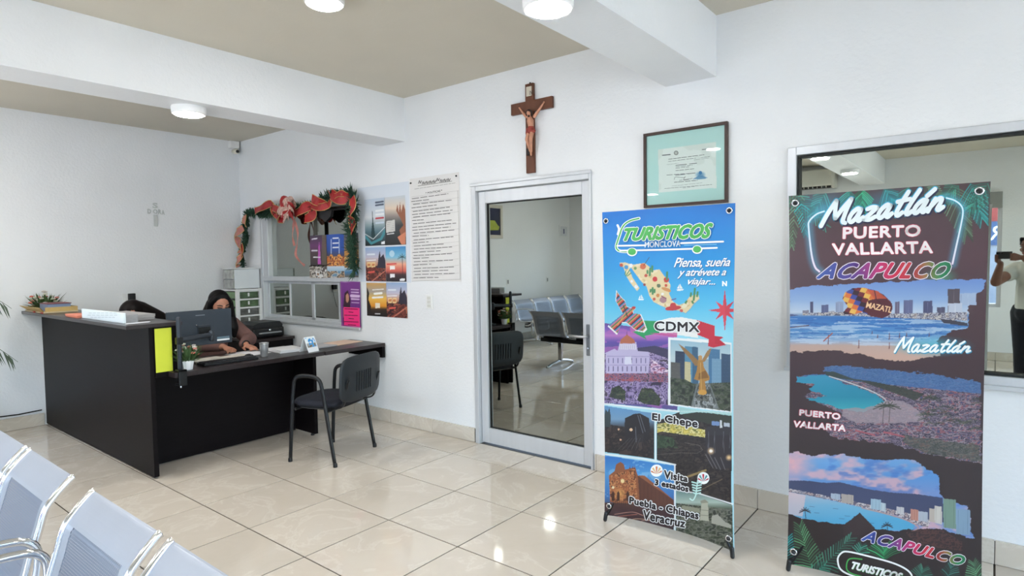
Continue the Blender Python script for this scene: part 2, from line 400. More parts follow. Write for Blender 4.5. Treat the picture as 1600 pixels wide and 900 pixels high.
# ---- walls
def wall_y(name, Y0, Y1, x0, x1, holes, label):
    b = B(); xsv = sorted({x0, x1, *[h[0] for h in holes], *[h[1] for h in holes]})
    for a, c in zip(xsv[:-1], xsv[1:]):
        hs_ = [h for h in holes if h[0] < (a+c)/2 < h[1]]
        if not hs_: b.box(a, c, Y0, Y1, 0, ROOM_Z)
        for h in hs_:
            if h[2] > .01: b.box(a, c, Y0, Y1, 0, h[2])
            b.box(a, c, Y0, Y1, h[3], ROOM_Z)
    return struct(b.obj(name, WHITE), label)
D0, D1, DZ = 3.745, 4.868, 2.115
V0, V1, VZ0, VZ1 = 6.157, 8.6, .87, 2.113           # large mirrored window
S0, S1, SZ0, SZ1 = .45, 2.25, .86, 2.12             # service window
wall_y('wall_right', 0, .14, 0, ROOM_X, [(D0, D1, 0, DZ), (V0, V1, VZ0, VZ1), (S0, S1, SZ0, SZ1)], 'white plastered wall with the glass door and crucifix')
wall_y('wall_street', ROOM_Y-.14, ROOM_Y, -.14, ROOM_X+.14, OPEN_OPP, 'white street side wall with glazed openings')
struct(B().box(-.14, 0, ROOM_Y, .14, 0, ROOM_Z).obj('wall_back', WHITE), 'white plastered wall behind the reception counter')
b = B(); y0, y1, z0, z1 = OPEN_END
b.box(ROOM_X, ROOM_X+.14, ROOM_Y, y0, 0, ROOM_Z); b.box(ROOM_X, ROOM_X+.14, y1, .14, 0, ROOM_Z); b.box(ROOM_X, ROOM_X+.14, y0, y1, z1, ROOM_Z)
struct(b.obj('wall_end', WHITE), 'white end wall with an unseen glazed front')
struct(B().box(-.14, ROOM_X+.14, ROOM_Y-.14, .14, ROOM_Z, ROOM_Z+.15).obj('ceiling', CEIL), 'beige painted ceiling between white beams')
BEAMW = mat('white_beam_paint', (.80, .815, .83), .6, noise=.03, nscale=2, bump=.25, bscale=40)
struct(B().box(2.62, 2.94, ROOM_Y, 0, 2.578, ROOM_Z).obj('trim_1', BEAMW), 'white ceiling beam carrying the lamp above the visitor chair')
struct(B().box(5.42, 5.745, ROOM_Y, 0, 2.595, ROOM_Z).obj('trim_2', BEAMW), 'white ceiling beam meeting the wall above the framed certificate')
struct(B().box(8.22, 8.545, ROOM_Y, 0, 2.595, ROOM_Z).obj('trim_3', BEAMW), 'white ceiling beam farthest from the reception counter')
# ---- baseboards: one object per tile
BT = TILE
def base_run(name, axis, fixed, out, a, b_, label):
    root = thing(name, label, kind='structure')
    ls = grid_lines(TX if axis == 0 else TY, TS, a, b_)
    B().box(*( (a, b_, min(fixed, fixed+out*.008), max(fixed, fixed+out*.008), 0, .112) if axis == 0 else (min(fixed, fixed+out*.008), max(fixed, fixed+out*.008), a, b_, 0, .112))).obj('grout_bed', GROUT, root)
    for p, q in zip(ls[:-1], ls[1:]):
        p2, q2 = p+.0015, q-.0015; lo, hi = min(fixed, fixed+out*.014), max(fixed, fixed+out*.014)
        bb = B()
        if axis == 0: bb.box(-(q2-p2)/2, (q2-p2)/2, lo-fixed, hi-fixed, .002, .118, bev=.001)
        else: bb.box(lo-fixed, hi-fixed, -(q2-p2)/2, (q2-p2)/2, .002, .118, bev=.001)
        o = bb.obj('tile', BT, root, local=True)
        o.location = ((p2+q2)/2, fixed, 0) if axis == 0 else (fixed, (p2+q2)/2, 0)
    return root
base_run('baseboard_right', 0, 0, -1, 0, D0-.012, 'beige tile skirting left of the glass door')
base_run('baseboard_right', 0, 0, -1, D1+.012, ROOM_X, 'beige tile skirting right of the glass door behind the banners')
base_run('baseboard_back', 1, 0, 1, ROOM_Y, -2.0, 'beige tile skirting left of the reception counter')
base_run('baseboard_street', 0, ROOM_Y, 1, 5.25, 7.65, 'beige tile skirting under the street window')
tag(B().tube([(.02, -2.9, .135), (.02, -2.6, .13), (.018, -2.35, .15), (.016, -2.2, .142), (.016, -2.02, .15)], .006, 6).obj('cable', BLACKP), 'thin grey cable lying along the skirting left of the counter', 'cable')
# ---- door in the right wall
door = thing('door_1', 'white aluminium framed door with mirrored bronze glass', kind='structure', loc=((D0+D1)/2, 0, 0))
fw = .05
for x0, x1 in ((D0, D0+.042), (D1-.018, D1)):
    B().box(x0, x1, -.018, .11, 0, DZ, bev=.004).obj('jamb', ALU, door)
B().box(D0+.042, D1-.018, -.018, .11, DZ-fw, DZ, bev=.004).obj('lintel', ALU, door)
B().box(D0-.006, D1+.006, -.03, -.012, DZ-.012, DZ+.012, bev=.003).obj('drip_strip', ALU, door)
lx0, lx1 = D0+.046, D1-.022
for x0, x1 in ((lx0, lx0+.072), (lx1-.072, lx1)):
    B().box(x0, x1, .015, .06, .012, DZ-fw-.004, bev=.004).obj('stile', ALU, door)
B().box(lx0+.072, lx1-.072, .015, .06, .012, .135, bev=.004).obj('bottom_rail', ALU, door)
B().box(lx0+.072, lx1-.072, .015, .06, DZ-fw-.10, DZ-fw-.004, bev=.004).obj('top_rail', ALU, door)
gx0, gx1, gz0, gz1 = lx0+.072, lx1-.072, .135, DZ-fw-.10
pane = B().box(gx0, gx1, .046, .052, gz0, gz1).obj('pane', MIRROR, door)
bb = B()
for a in ((gx0, gx0+.007, gz0, gz1), (gx1-.007, gx1, gz0, gz1), (gx0, gx1, gz0, gz0+.007), (gx0, gx1, gz1-.007, gz1)): bb.box(a[0], a[1], .036, .0455, a[2], a[3])
bb.obj('gasket', ALUD, pane)
h = B().box(4.806, 4.842, .004, .0152, .815, 1.04, bev=.004).obj('handle_plate', mat('grey_handle_metal', rgb(120, 124, 128), .35, .7, noise=.05), door)
B().tube([(4.825, .006, .955), (4.825, -.03, .955), (4.821, -.038, .955), (4.81, -.042, .955), (4.69, -.042, .955)], .009, 10).obj('lever', mat('satin_nickel', rgb(200, 202, 205), .3, .8, noise=.03), h, smooth=True)
B().cap((4.825, .003, .87), (4.825, -.004, .87), .008, .008).obj('lock_cylinder', CHROME, h)
# ---- large mirrored window
def frame_rect(parent, x0, x1, z0, z1, wd, ya, yb, m=ALU, name='frame_bar'):
    B().box(x0, x0+wd, ya, yb, z0, z1, bev=.003).obj(name, m, parent); B().box(x1-wd, x1, ya, yb, z0, z1, bev=.003).obj(name, m, parent)
    B().box(x0+wd, x1-wd, ya, yb, z0, z0+wd, bev=.003).obj(name, m, parent); B().box(x0+wd, x1-wd, ya, yb, z1-wd, z1, bev=.003).obj(name, m, parent)
win = thing('window_1', 'wide window with mirrored green glass in a white aluminium frame', kind='structure', loc=((V0+V1)/2, 0, VZ0))
frame_rect(win, V0, V1, VZ0, VZ1, .046, -.02, .10)
frame_rect(win, V0+.046, V1-.046, VZ0+.046, VZ1-.046, .012, .0, .034, ALUD, 'gasket')
B().box(V0+.05, 7.62, .034, .04, VZ0+.05, VZ1-.05).obj('pane', MIRROR2, win); B().box(7.62, V1-.05, .034, .04, VZ0+.05, VZ1-.05).obj('pane', MIRROR2, win)
B().box(7.595, 7.645, 0, .034, VZ0+.046, VZ1-.046, bev=.003).obj('mullion', ALU, win)
B().box(V0-.01, V1+.01, -.035, .0, VZ0-.018, VZ0+.004, bev=.003).obj('window_sill', ALU, win)
# ---- service window behind the desk
sw = thing('window_2', 'aluminium service window with sliding lower panes behind the desk', kind='structure', loc=((S0+S1)/2, 0, SZ0))
frame_rect(sw, S0, S1, SZ0, SZ1, .04, -.012, .10)
B().box(S0+.04, S0+.15, -.006, .08, 1.36, SZ1-.04, bev=.004).obj('side_stile', ALU, sw)
B().box(S0+.04, S1-.04, -.012, .10, 1.312, 1.365, bev=.003).obj('transom', ALU, sw)
B().box(S0-.01, S1+.01, -.03, -.0121, SZ0-.01, SZ0+.012, bev=.003).obj('window_sill', ALU, sw)
B().box(S0+.15, S1-.04, .05, .056, 1.365, SZ1-.04).obj('pane', MIRROR, sw)
for i, (x0, x1, yy) in enumerate(((.49, 1.03, .055), (.97, 1.45, .03), (1.40, 1.90, .03), (1.84, 2.21, .055))):
    s_ = thing('sliding_sash', None, None); s_.parent = sw; s_.location = (x0-(S0+S1)/2, 0, 0); WM[s_.name] = WM[sw.name] @ Matrix.Translation(s_.location)
    frame_rect(s_, x0, x1, SZ0+.04, 1.312, .03, yy-.012, yy+.012)
    B().box(x0+.03, x1-.03, yy-.003, yy+.003, SZ0+.07, 1.282).obj('pane', MIRROR, s_)
# ---- windows of the street wall, seen in the mirror panes, and the unseen glazed end; all let daylight in
def street_window(name, x0, x1, z0, z1, ncol, label, trans=None):
    r = thing(name, label, kind='structure', loc=((x0+x1)/2, ROOM_Y, z0))
    frame_rect(r, x0, x1, z0, z1, .05, ROOM_Y-.10, ROOM_Y-.02)
    for k in range(1, ncol):
        xm = x0+(x1-x0)*k/ncol; B().box(xm-.025, xm+.025, ROOM_Y-.09, ROOM_Y-.03, z0+.05, z1-.05).obj('mullion', ALU, r)
    if trans: B().box(x0+.05, x1-.05, ROOM_Y-.09, ROOM_Y-.03, trans-.025, trans+.025).obj('transom', ALU, r)
    for k in range(ncol):
        xa = x0+(x1-x0)*k/ncol; xb = x0+(x1-x0)*(k+1)/ncol
        B().box(xa+.025, xb-.025, ROOM_Y-.066, ROOM_Y-.06, z0+.04, z1-.04).obj('pane', CLEAR, r)
    return r
street_window('window_3', *OPEN_OPP[0], 4, 'shopfront glazing under the air conditioner, seen mirrored')
r3 = street_window('window_4', *OPEN_OPP[1], 2, 'street window seen mirrored beside the photographer')
B().box(OPEN_OPP[1][0], OPEN_OPP[1][1], ROOM_Y-.01, ROOM_Y+.06, OPEN_OPP[1][3]-.22, OPEN_OPP[1][3], bev=.004).obj('shutter_box', mat('grey_shutter_box', rgb(150, 152, 148), .5, noise=.05), r3)
street_window('door_2', *OPEN_OPP[2], 3, 'glazed street entrance behind the photographer')
r = thing('window_5', 'unseen glazed front at the far end of the room', kind='structure', loc=(ROOM_X, (y0+y1)/2, z0))
for k in range(6):
    ym = y0+(y1-y0)*k/5; B().box(ROOM_X+.03, ROOM_X+.09, max(y0, ym-.025), min(y1, ym+.025), z0, z1).obj('mullion', ALU, r)
for k in range(5):
    ya = y0+(y1-y0)*k/5; yb = y0+(y1-y0)*(k+1)/5; B().box(ROOM_X+.058, ROOM_X+.064, ya+.025, yb-.025, z0+.04, z1-.04).obj('pane', CLEAR, r)
B().box(ROOM_X+.03, ROOM_X+.09, y0, y1, z0, z0+.05).obj('bottom_rail', ALU, r); B().box(ROOM_X+.03, ROOM_X+.09, y0, y1, z1-.05, z1).obj('top_rail', ALU, r)
# ---- outside: pavement and the shop across the street
struct(B().box(-15, 45, -40, ROOM_Y-.14, -.16, -.06).box(ROOM_X+.14, 45, ROOM_Y-.14, 20, -.16, -.06).obj('ground', mat('pale_concrete', rgb(190, 186, 178), .9, noise=.12, nscale=1.5)), 'pale concrete pavement outside')
shop = thing('shop_building', 'shop across the street with a red and blue sign band, seen mirrored', 'building', (6.5, -19, -.06))
B().box(-6, 20, -23, -19, -.06, 4.2).obj('wall', mat('shop_wall_paint', rgb(150, 150, 160), .7, noise=.08, nscale=2), shop)
B().box(-6, 20, -19.0, -18.93, 2.45, 2.9).obj('sign_band', mat('red_sign_paint', rgb(150, 60, 54), .5, noise=.1), shop)
bd = B().box(-6, 20, -19.0, -18.94, 1.75, 2.45).obj('sign_band', mat('blue_sign_paint', rgb(66, 86, 126), .5, noise=.1), shop)
v_, f_ = glyphs('RA'); bb = bpy.data.meshes.new('sign_letters')
sc_ = .42/v_[:, 1].max(); bb.from_pydata([(7.30-x*sc_, -18.93, 1.90+y*sc_) for x, y, _ in v_], [], f_); bb.update()
link('sign_letters', bb, PAPER, shop)
for k in range(8): B().box(-4.6+3*k, -2.6+3*k, -19.0, -18.95, 0.1, 1.5).obj('shop_window', mat('shop_glass', rgb(120, 140, 165), .1, noise=.2), shop)
# ---- ceiling lamps
LBODY = mat('lamp_white_housing', rgb(238, 238, 238), .4, noise=.02)
LEMIT = mat('lamp_diffuser', (1, .985, .96), .5, emit=LAMP_EMIT)
def lamp(x, y, z, label):
    t = thing('ceiling_lamp', label, 'lamp', (x, y, z), group='round surface lamps')
    B().lathe([(.106, 0), (.108, -.006), (.106, -.042), (.100, -.050), (.086, -.050)], (0, 0, 0), 32, cap=True).obj('housing', LBODY, t, local=True, smooth=False)
    B().lathe([(.085, -.0495), (.083, -.055), (.06, -.058), (.001, -.059)], (0, 0, 0), 32).obj('diffuser', LEMIT, t, local=True, smooth=True)
lamp(2.76, -1.78, 2.578, 'round white lamp under the beam nearest the reception counter')
lamp(4.2, -1.68, ROOM_Z, 'round white lamp on the beige ceiling between the two beams')
lamp(5.605, -1.57, 2.595, 'round white lamp under the beam above the blue banner')
lamp(5.6, -3.42, 2.595, 'lamp under the beam, left one of two mirrored in the wide window')
lamp(5.62, -5.0, 2.595, 'lamp under the beam, right one of two mirrored in the wide window')
for x, y, z in ((2.78, -3.6, 2.578), (2.78, -5.4, 2.578), (4.2, -4.2, ROOM_Z), (8.38, -1.6, 2.595), (8.38, -4.2, 2.595), (1.3, -3.0, ROOM_Z), (1.3, -4.4, ROOM_Z), (1.3, -5.8, ROOM_Z), (7.0, -4.9, ROOM_Z)):  # unseen lamps; the row nearest the back wall is added to brighten it
    lamp(x, y, z, 'round white ceiling lamp added outside the view')
# ================================================================ reception counter and desk
counter = thing('reception_counter', 'tall dark wenge reception counter with a long front panel and ledge', 'counter', (1.24, -1.97, 0))
B().box(0.004, 2.485, -1.985, -1.955, 0.012, 1.073, bev=.002).obj('front_panel', WENGE, counter)
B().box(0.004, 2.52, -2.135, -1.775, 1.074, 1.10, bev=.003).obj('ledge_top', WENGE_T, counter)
B().box(2.47, 2.497, -1.954, -1.80, .715, 1.073, bev=.002).obj('end_panel', WENGE, counter)
B().box(0.004, 2.468, -1.954, -1.80, .715, .74, bev=.002).obj('shelf_board', WENGE, counter)
B().box(0.004, 2.468, -1.82, -1.80, .741, 1.073, bev=.002).obj('inner_panel', WENGE, counter)
B().box(0.02, 2.44, -1.954, -1.935, 0.0, .711).obj('back_rail', WENGE, counter)
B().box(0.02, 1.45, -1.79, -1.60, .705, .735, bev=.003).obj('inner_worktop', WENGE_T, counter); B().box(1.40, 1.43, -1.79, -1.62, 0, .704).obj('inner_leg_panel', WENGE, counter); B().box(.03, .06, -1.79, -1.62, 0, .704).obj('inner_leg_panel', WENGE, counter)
tag(B().box(2.4975, 2.5015, -1.953, -1.842, .752, 1.062, bev=.0008).obj('yellow_card', mat('neon_yellow_card', rgb(208, 216, 60), .5, noise=.02, nscale=10)), 'bright yellow card stuck on the end of the reception counter', 'card')
desk = thing('office_desk', 'dark wenge office desk with a modesty panel, joined to the counter', 'desk', (2.3, -1.2, 0))
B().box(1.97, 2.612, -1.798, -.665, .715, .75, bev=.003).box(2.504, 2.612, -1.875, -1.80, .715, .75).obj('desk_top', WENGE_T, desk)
B().box(2.165, 2.19, -1.93, -.70, .012, .714, bev=.002).obj('modesty_panel', WENGE, desk)
B().box(2.0, 2.49, -.70, -.668, .022, .714, bev=.002).obj('side_panel', WENGE, desk)
for x in (2.06, 2.43): B().lathe([(.016, 0), (.018, .004), (.012, .02)], (x, -.684, .001), 12).obj('foot', BLACKP, desk)
ret = thing('desk_bridge', 'dark wenge bridge shelf between desk and wall under the service window', 'shelf', (2.35, -.35, .62))
B().box(2.10, 2.618, -.66, -.012, .715, .748, bev=.003).obj('shelf_top', WENGE_T, ret)
B().box(2.10, 2.618, -.045, -.014, .612, .714, bev=.002).obj('wall_cleat', WENGE, ret)
cred = thing('side_cabinet', 'low dark cabinet along the wall behind the seated woman', 'cabinet', (.58, -.26, 0))
B().box(.03, 1.12, -.50, -.02, .69, .72, bev=.003).obj('cabinet_top', WENGE_T, cred); B().box(.05, 1.10, -.48, -.03, .05, .69, bev=.003).obj('body', WENGE, cred)
for k in range(2): 
    d_ = B().box(.06+.50*k, .55+.50*k, -.495, -.481, .07, .68, bev=.002).obj('cabinet_door', WENGE, cred); B().tube([(.5+.5*k, -.497, .5), (.5+.5*k, -.515, .5), (.5+.5*k, -.515, .6), (.5+.5*k, -.497, .6)], .004, 6).obj('handle', CHROME, d_)
for x in (.08, 1.07): B().box(x-.02, x+.02, -.45, -.06, 0, .05).obj('plinth', BLACKP, cred)
# ---- drawer tower: white frame with see-through drawers
TY0 = onX(371, 470, .462)[1]
tower = thing('drawer_tower', 'white plastic drawer tower with green and grey contents beside the service window', 'drawer unit', (.3, -.2, .72))
B().box(.10, .44, TY0, -.02, .722, .74).box(.10, .44, TY0, -.02, 1.205, 1.225).box(.10, .125, TY0, -.02, .74, 1.205).box(.10, .44, -.045, -.02, .74, 1.205).obj('frame', WPLAS, tower)
for y in (TY0-.005, -.05): B().box(.42, .462, y, y+.035, .722, 1.228, bev=.003).obj('frame_post', WPLAS, tower)
for k in range(5):
    z = .745+.094*k
    c = [(92, 92, 90), (110, 108, 102), (98, 98, 96), (84, 108, 74), (78, 102, 72)][k]
    d_ = B().box(.14, .452, TY0+.035, -.06, z, z+.072, bev=.004).obj('drawer', mat('drawer_contents_%d' % k, rgb(*c), .25, noise=.45, nscale=16, stretch=(1, 1, 3)), tower)
    B().box(.14, .45, TY0+.008, TY0+.034, z, z+.072, bev=.003).obj('drawer_side', mat('drawer_side_green', rgb(120, 150, 108), .3, noise=.4, nscale=14), d_)
    B().box(.44, .466, TY0+.03, -.05, z+.072, z+.091, bev=.003).obj('drawer_rim', WPLAS, d_)
    B().box(.4525, .458, TY0*.5-.03, TY0*.5-.01, z+.02, z+.06, bev=.002).obj('handle', WPLAS, d_)
UY0 = onX(367, 430, .43)[1]
box = thing('storage_box', 'white storage box with a grey side on top of the drawer tower', 'box', (.3, -.2, 1.23))
B().box(.20, .425, UY0, -.02, 1.2305, 1.452, bev=.006).obj('body', mat('pale_box_plastic', rgb(226, 231, 234), .4, noise=.02), box)
B().box(.205, .42, UY0-.025, UY0-.001, 1.235, 1.335, bev=.003).obj('side_drawer', mat('grey_clear_drawer', rgb(168, 170, 166), .2, noise=.3, nscale=20), box)
B().box(.205, .42, UY0-.025, UY0-.001, 1.342, 1.448, bev=.003).obj('side_drawer', MATS['grey_clear_drawer'], box)
B().box(.19, .435, UY0-.03, -.015, 1.453, 1.466, bev=.003).obj('lid', WPLAS, box)
# ---- printer
pr = thing('printer', 'black desktop printer behind the seated woman', 'printer', (.9, -.25, .72))
B().box(.70, 1.02, -.44, -.08, .722, .826, bev=.02).obj('body', BLACKP, pr, smooth=False)
bb = B(); bb.prism([(-.10, .825), (-.095, .85), (-.13, .885), (-.36, .885), (-.43, .86), (-.43, .825)], 0, .71, 1.01); bb.obj('paper_cover', BLACKP, pr)
B().box(1.02, 1.05, -.38, -.13, .765, .78, bev=.003).obj('output_tray', mat('grey_plastic', rgb(140, 143, 146), .4, noise=.05), pr)
B().ball((1.023, -.25, .80), (.004, .012, .012)).obj('badge', CHROME, pr)
# ---- monitor and its clamp arm
mon = thing('monitor', 'black monitor seen from behind on the desk', 'monitor', (2.2, -1.5, .88))
B().box(2.19, 2.215, -1.755, -1.262, .872, 1.148, bev=.004).obj('back_shell', mat('dark_navy_plastic', rgb(46, 54, 64), .45, noise=.06, nscale=30), mon)
B().box(2.183, 2.19, -1.75, -1.267, .877, 1.143).obj('screen', mat('screen_glass', rgb(14, 15, 18), .1, noise=.1), mon)
B().box(2.2151, 2.222, -1.535, -1.435, .925, 1.03, bev=.002).obj('mount_recess', mat('dark_navy_plastic2', rgb(38, 45, 54), .5, noise=.06), mon)
B().box(2.2151, 2.2165, -1.545, -1.475, 1.108, 1.112).obj('brand_mark', mat('grey_mark', rgb(150, 156, 162), .5, noise=.05), mon)
B().box(2.2151, 2.2165, -1.385, -1.285, .908, .925).obj('rating_label', mat('blue_grey_label', rgb(96, 118, 132), .6, noise=.1, nscale=60), mon)
B().box(2.2151, 2.2166, -1.385, -1.285, .893, .906).obj('barcode_label', PAPER, mon)
for y, z in ((-1.545, 1.035), (-1.545, .955), (-1.455, .96)): B().ball((2.223, y, z), .006).obj('screw', CHROME, mon)
arm = thing('clamp_stand', 'black clamp stand with a tall pole at the desk edge holding the monitor', 'monitor stand', (2.55, -1.77, .66))
B().cap((2.585, -1.828, .772), (2.585, -1.828, 1.125), .016, .016).obj('pole', mat('charcoal_steel', rgb(48, 54, 62), .4, .3, noise=.05), arm, smooth=True)
B().box(2.56, 2.63, -1.855, -1.80, .7515, .768, bev=.004).box(2.6145, 2.63, -1.855, -1.80, .655, .768, bev=.004).box(2.55, 2.63, -1.855, -1.80, .655, .668, bev=.003).obj('clamp', BLACKM, arm)
B().cap((2.585, -1.828, .64), (2.585, -1.828, .706), .007).obj('clamp_screw', CHROME, arm)
B().box(2.565, 2.605, -1.85, -1.806, .945, .995, bev=.006).obj('collar', BLACKM, arm)
B().cap((2.585, -1.828, .97), (2.53, -1.575, .985), .020, .018).cap((2.53, -1.575, 1.0), (2.53, -1.575, .95), .019).cap((2.53, -1.575, .965), (2.30, -1.47, .96), .018, .014).obj('swing_arm', MATS['charcoal_steel'], arm, smooth=True)
B().cap((2.30, -1.47, .95), (2.228, -1.485, .955), .014).obj('tilt_joint', BLACKM, arm, smooth=True)
B().box(2.2225, 2.229, -1.53, -1.44, .93, 1.015, bev=.003).obj('mount_plate', BLACKM, arm)
# ---- things on the desk
POT = mat('white_pot_glaze', rgb(236, 238, 240), .35, noise=.03)
def flower_pot(name, label, loc, s=1.0, pot=True, seed=1, spread=.055, hgt=.12):
    rnd = random.Random(seed); t = thing(name, label, 'plant', loc)
    z0 = .058*s if pot else .012
    if pot: B().lathe([(.026*s, 0), (.028*s, .002), (.038*s, .060*s), (.040*s, .064*s), (.035*s, .064*s), (.033*s, .055*s)], (0, 0, 0), 8).obj('pot', POT, t, local=True)
    else: B().lathe([(.05, 0), (.06, .012), (.05, .02)], (0, 0, 0), 16).obj('base', mat('moss_base', rgb(60, 66, 46), .9, noise=.3), t, local=True)
    lf = B()
    for k in range(150):
        a = rnd.random()*2*PI; r = spread*s*math.sqrt(rnd.random())*1.2; z = z0+rnd.random()*hgt*.8*s
        p = Vector((math.cos(a)*r*.4, math.sin(a)*r*.4, z0)); q = Vector((math.cos(a)*r*1.25, math.sin(a)*r*1.25, z+.01)); sd = Vector((-math.sin(a), math.cos(a), 0))*.007*s
        m_ = (p*.4+q*.6); lf.face([p, m_-sd+Vector((0, 0, .006)), q]); lf.face([p, q, m_+sd+Vector((0, 0, .004))])
    o = lf.obj('leaves', mat('plant_leaf_green', rgb(70, 98, 56), .6, noise=.35, nscale=40), t, local=True); o['kind'] = 'stuff'
    cols = [(214, 204, 196), (206, 110, 92), (186, 196, 170), (196, 130, 116), (200, 196, 176)]
    for k in range(26):
        a = rnd.random()*2*PI; r = spread*s*math.sqrt(rnd.random()); z = z0+hgt*s*(.4+.6*rnd.random())*(1-.3*r/spread)
        c = cols[k % 5]; b_ = B()
        for j in range(5):
            aa = 2*PI*j/5; b_.ball((math.cos(aa)*.007*s, math.sin(aa)*.007*s, 0), (.008*s, .008*s, .006*s), 6)
        b_.ball((0, 0, .003*s), (.005*s,)*3, 6)
        f = b_.obj('flower', mat('petal_%d' % (k % 5), rgb(*c), .6, noise=.2, nscale=60), t, local=True); f.location = (math.cos(a)*r, math.sin(a)*r, z)
    return t
flower_pot('flower_pot', 'small white pot of pale and coral flowers beside the monitor pole', (2.545, -1.755, .751), 1.05, True, 3, .07, .14)
def slab(name, label, cat, x0, x1, y0, y1, z0, h, col, rz=0, n=1, group=None, mname=None):
    cx, cy = (x0+x1)/2, (y0+y1)/2; rnd = random.Random(int(x0*1000))
    t = thing(name, label, cat, (cx, cy, z0), math.radians(rz), group)
    for k in range(n):
        d = rnd.uniform(-.006, .006) if n > 1 else 0
        B().box(x0-cx+d, x1-cx+d, y0-cy-d, y1-cy-d, h*k/n, h*(k+1)/n-.0004, bev=min(.001, h/n*.3)).obj('sheet' if n > 1 else 'sheet', mat(mname or 'paper_%d_%d_%d' % col, rgb(*col), .6, noise=.03, nscale=20), t, local=True)
    return t
slab('envelope', 'beige envelope on the bridge shelf under the service window', 'envelope', 2.14, 2.38, -.40, -.08, .749, .005, (226, 200, 176), 8)
slab('paper_stack', 'grey paper stack on the bridge shelf beside the desk calendar', 'paper', 2.20, 2.42, -.63, -.40, .749, .012, (176, 176, 178), 4, 4)
slab('notebook_stack', 'stack of white notebooks on the desk left of the calendar', 'notebook', 2.17, 2.42, -.94, -.72, .751, .024, (206, 206, 208), -6, 4)
slab('paper_sheet', 'loose white sheet under the writing hand', 'paper', 2.02, 2.30, -1.22, -.98, .751, .002, (222, 222, 224), 10)
slab('open_notebook', 'cream notebook lying on the desk beside the keyboard', 'notebook', 2.16, 2.34, -1.60, -1.36, .751, .014, (205, 200, 188), 3, 2)
slab('desk_notepad', 'small cream notepad between keyboard and writing hand', 'notepad', 2.18, 2.34, -1.34, -1.16, .751, .010, (206, 198, 186), 5, 2)
slab('sticky_note_card', 'pale green card standing flat behind the flower pot', 'card', 2.36, 2.43, -1.62, -1.55, .751, .010, (170, 178, 150), 3)
kb = thing('keyboard', 'black keyboard lying along the desk edge', 'keyboard', (2.46, -1.42, .751))
B().box(-.065, .065, -.21, .21, 0, .018, bev=.004).obj('case', BLACKP, kb, local=True)
bb = B()
for i in range(5):
    for j in range(15): bb.box(-.055+i*.022, -.036+i*.022, -.20+j*.0268, -.177+j*.0268, .0182, .024)
k_ = bb.obj('keys', mat('black_keycap', rgb(30, 31, 34), .5, noise=.05), kb, local=True)
ms = thing('computer_mouse', 'black computer mouse beside the steel tumbler', 'mouse', (2.40, -1.22, .751))
B().ball((0, 0, .014), (.05, .03, .020), 16).obj('shell', BLACKP, ms, local=True, smooth=True); B().cap((.022, 0, .033), (.036, 0, .030), .004).obj('scroll_wheel', mat('grey_plastic', rgb(140, 143, 146), .4), ms, local=True)
tb = thing('steel_tumbler', 'brushed steel tumbler on the desk edge', 'cup', (2.44, -1.115, .751))
B().lathe([(.026, 0), (.028, .003), (.035, .105), (.037, .112), (.034, .112), (.031, .10), (.025, .01)], (0, 0, 0), 32, cap=True).obj('cup_body', mat('brushed_steel', rgb(206, 208, 210), .35, .75, noise=.06, nscale=8, stretch=(1, 1, .05)), tb, local=True, smooth=True)
B().lathe([(.0375, .108), (.0385, .113), (.034, .1135)], (0, 0, 0), 32, cap=False).obj('rim', CHROME, tb, local=True)
cal = thing('desk_calendar', 'tented desk calendar with a blue picture near the desk corner', 'calendar', (2.50, -.74, .751), math.radians(12))
B().rings([[Vector((.055, -.06, 0)), Vector((.055, .06, 0)), Vector((.003, .06, .125)), Vector((.003, -.06, .125))], [Vector((.052, -.06, 0)), Vector((.052, .06, 0)), Vector((0, .06, .125)), Vector((0, -.06, .125))]]).obj('front_page', PAPER, cal, local=True)
B().rings([[Vector((-.055, -.06, 0)), Vector((-.055, .06, 0)), Vector((-.003, .06, .125)), Vector((-.003, -.06, .125))], [Vector((-.052, -.06, 0)), Vector((-.052, .06, 0)), Vector((0, .06, .125)), Vector((0, -.06, .125))]]).obj('rear_page', PAPER, cal, local=True)
me = bpy.data.meshes.new('calendar_picture'); n_ = 26; vv = []; cc = []; rr = random.Random(4)
for i in range(n_):
    for j in range(n_):
        u, v = i/(n_-1), j/(n_-1); z = .04+.08*v; x = .055-.052*z/.125+.0008; vv.append((x, -.05+.10*u, z))
        q = vnoise(np.array([u*6.]), np.array([v*6.]), 5)[0]
        c = (60, 150, 215) if q > .56 else ((225, 235, 240) if v > .42 else (170, 165, 150)); c = (120, 110, 95) if (v < .35 and q < .45) else c
        cc.append((*lin([k/255 for k in c]), 1))
me.from_pydata(vv, [], [(i*n_+j, (i+1)*n_+j, (i+1)*n_+j+1, i*n_+j+1) for i in range(n_-1) for j in range(n_-1)]); me.update()
at = me.color_attributes.new('Col', 'FLOAT_COLOR', 'POINT'); at.data.foreach_set('color', np.array(cc, np.float32).ravel()); link('picture', me, INK, cal, local=True)
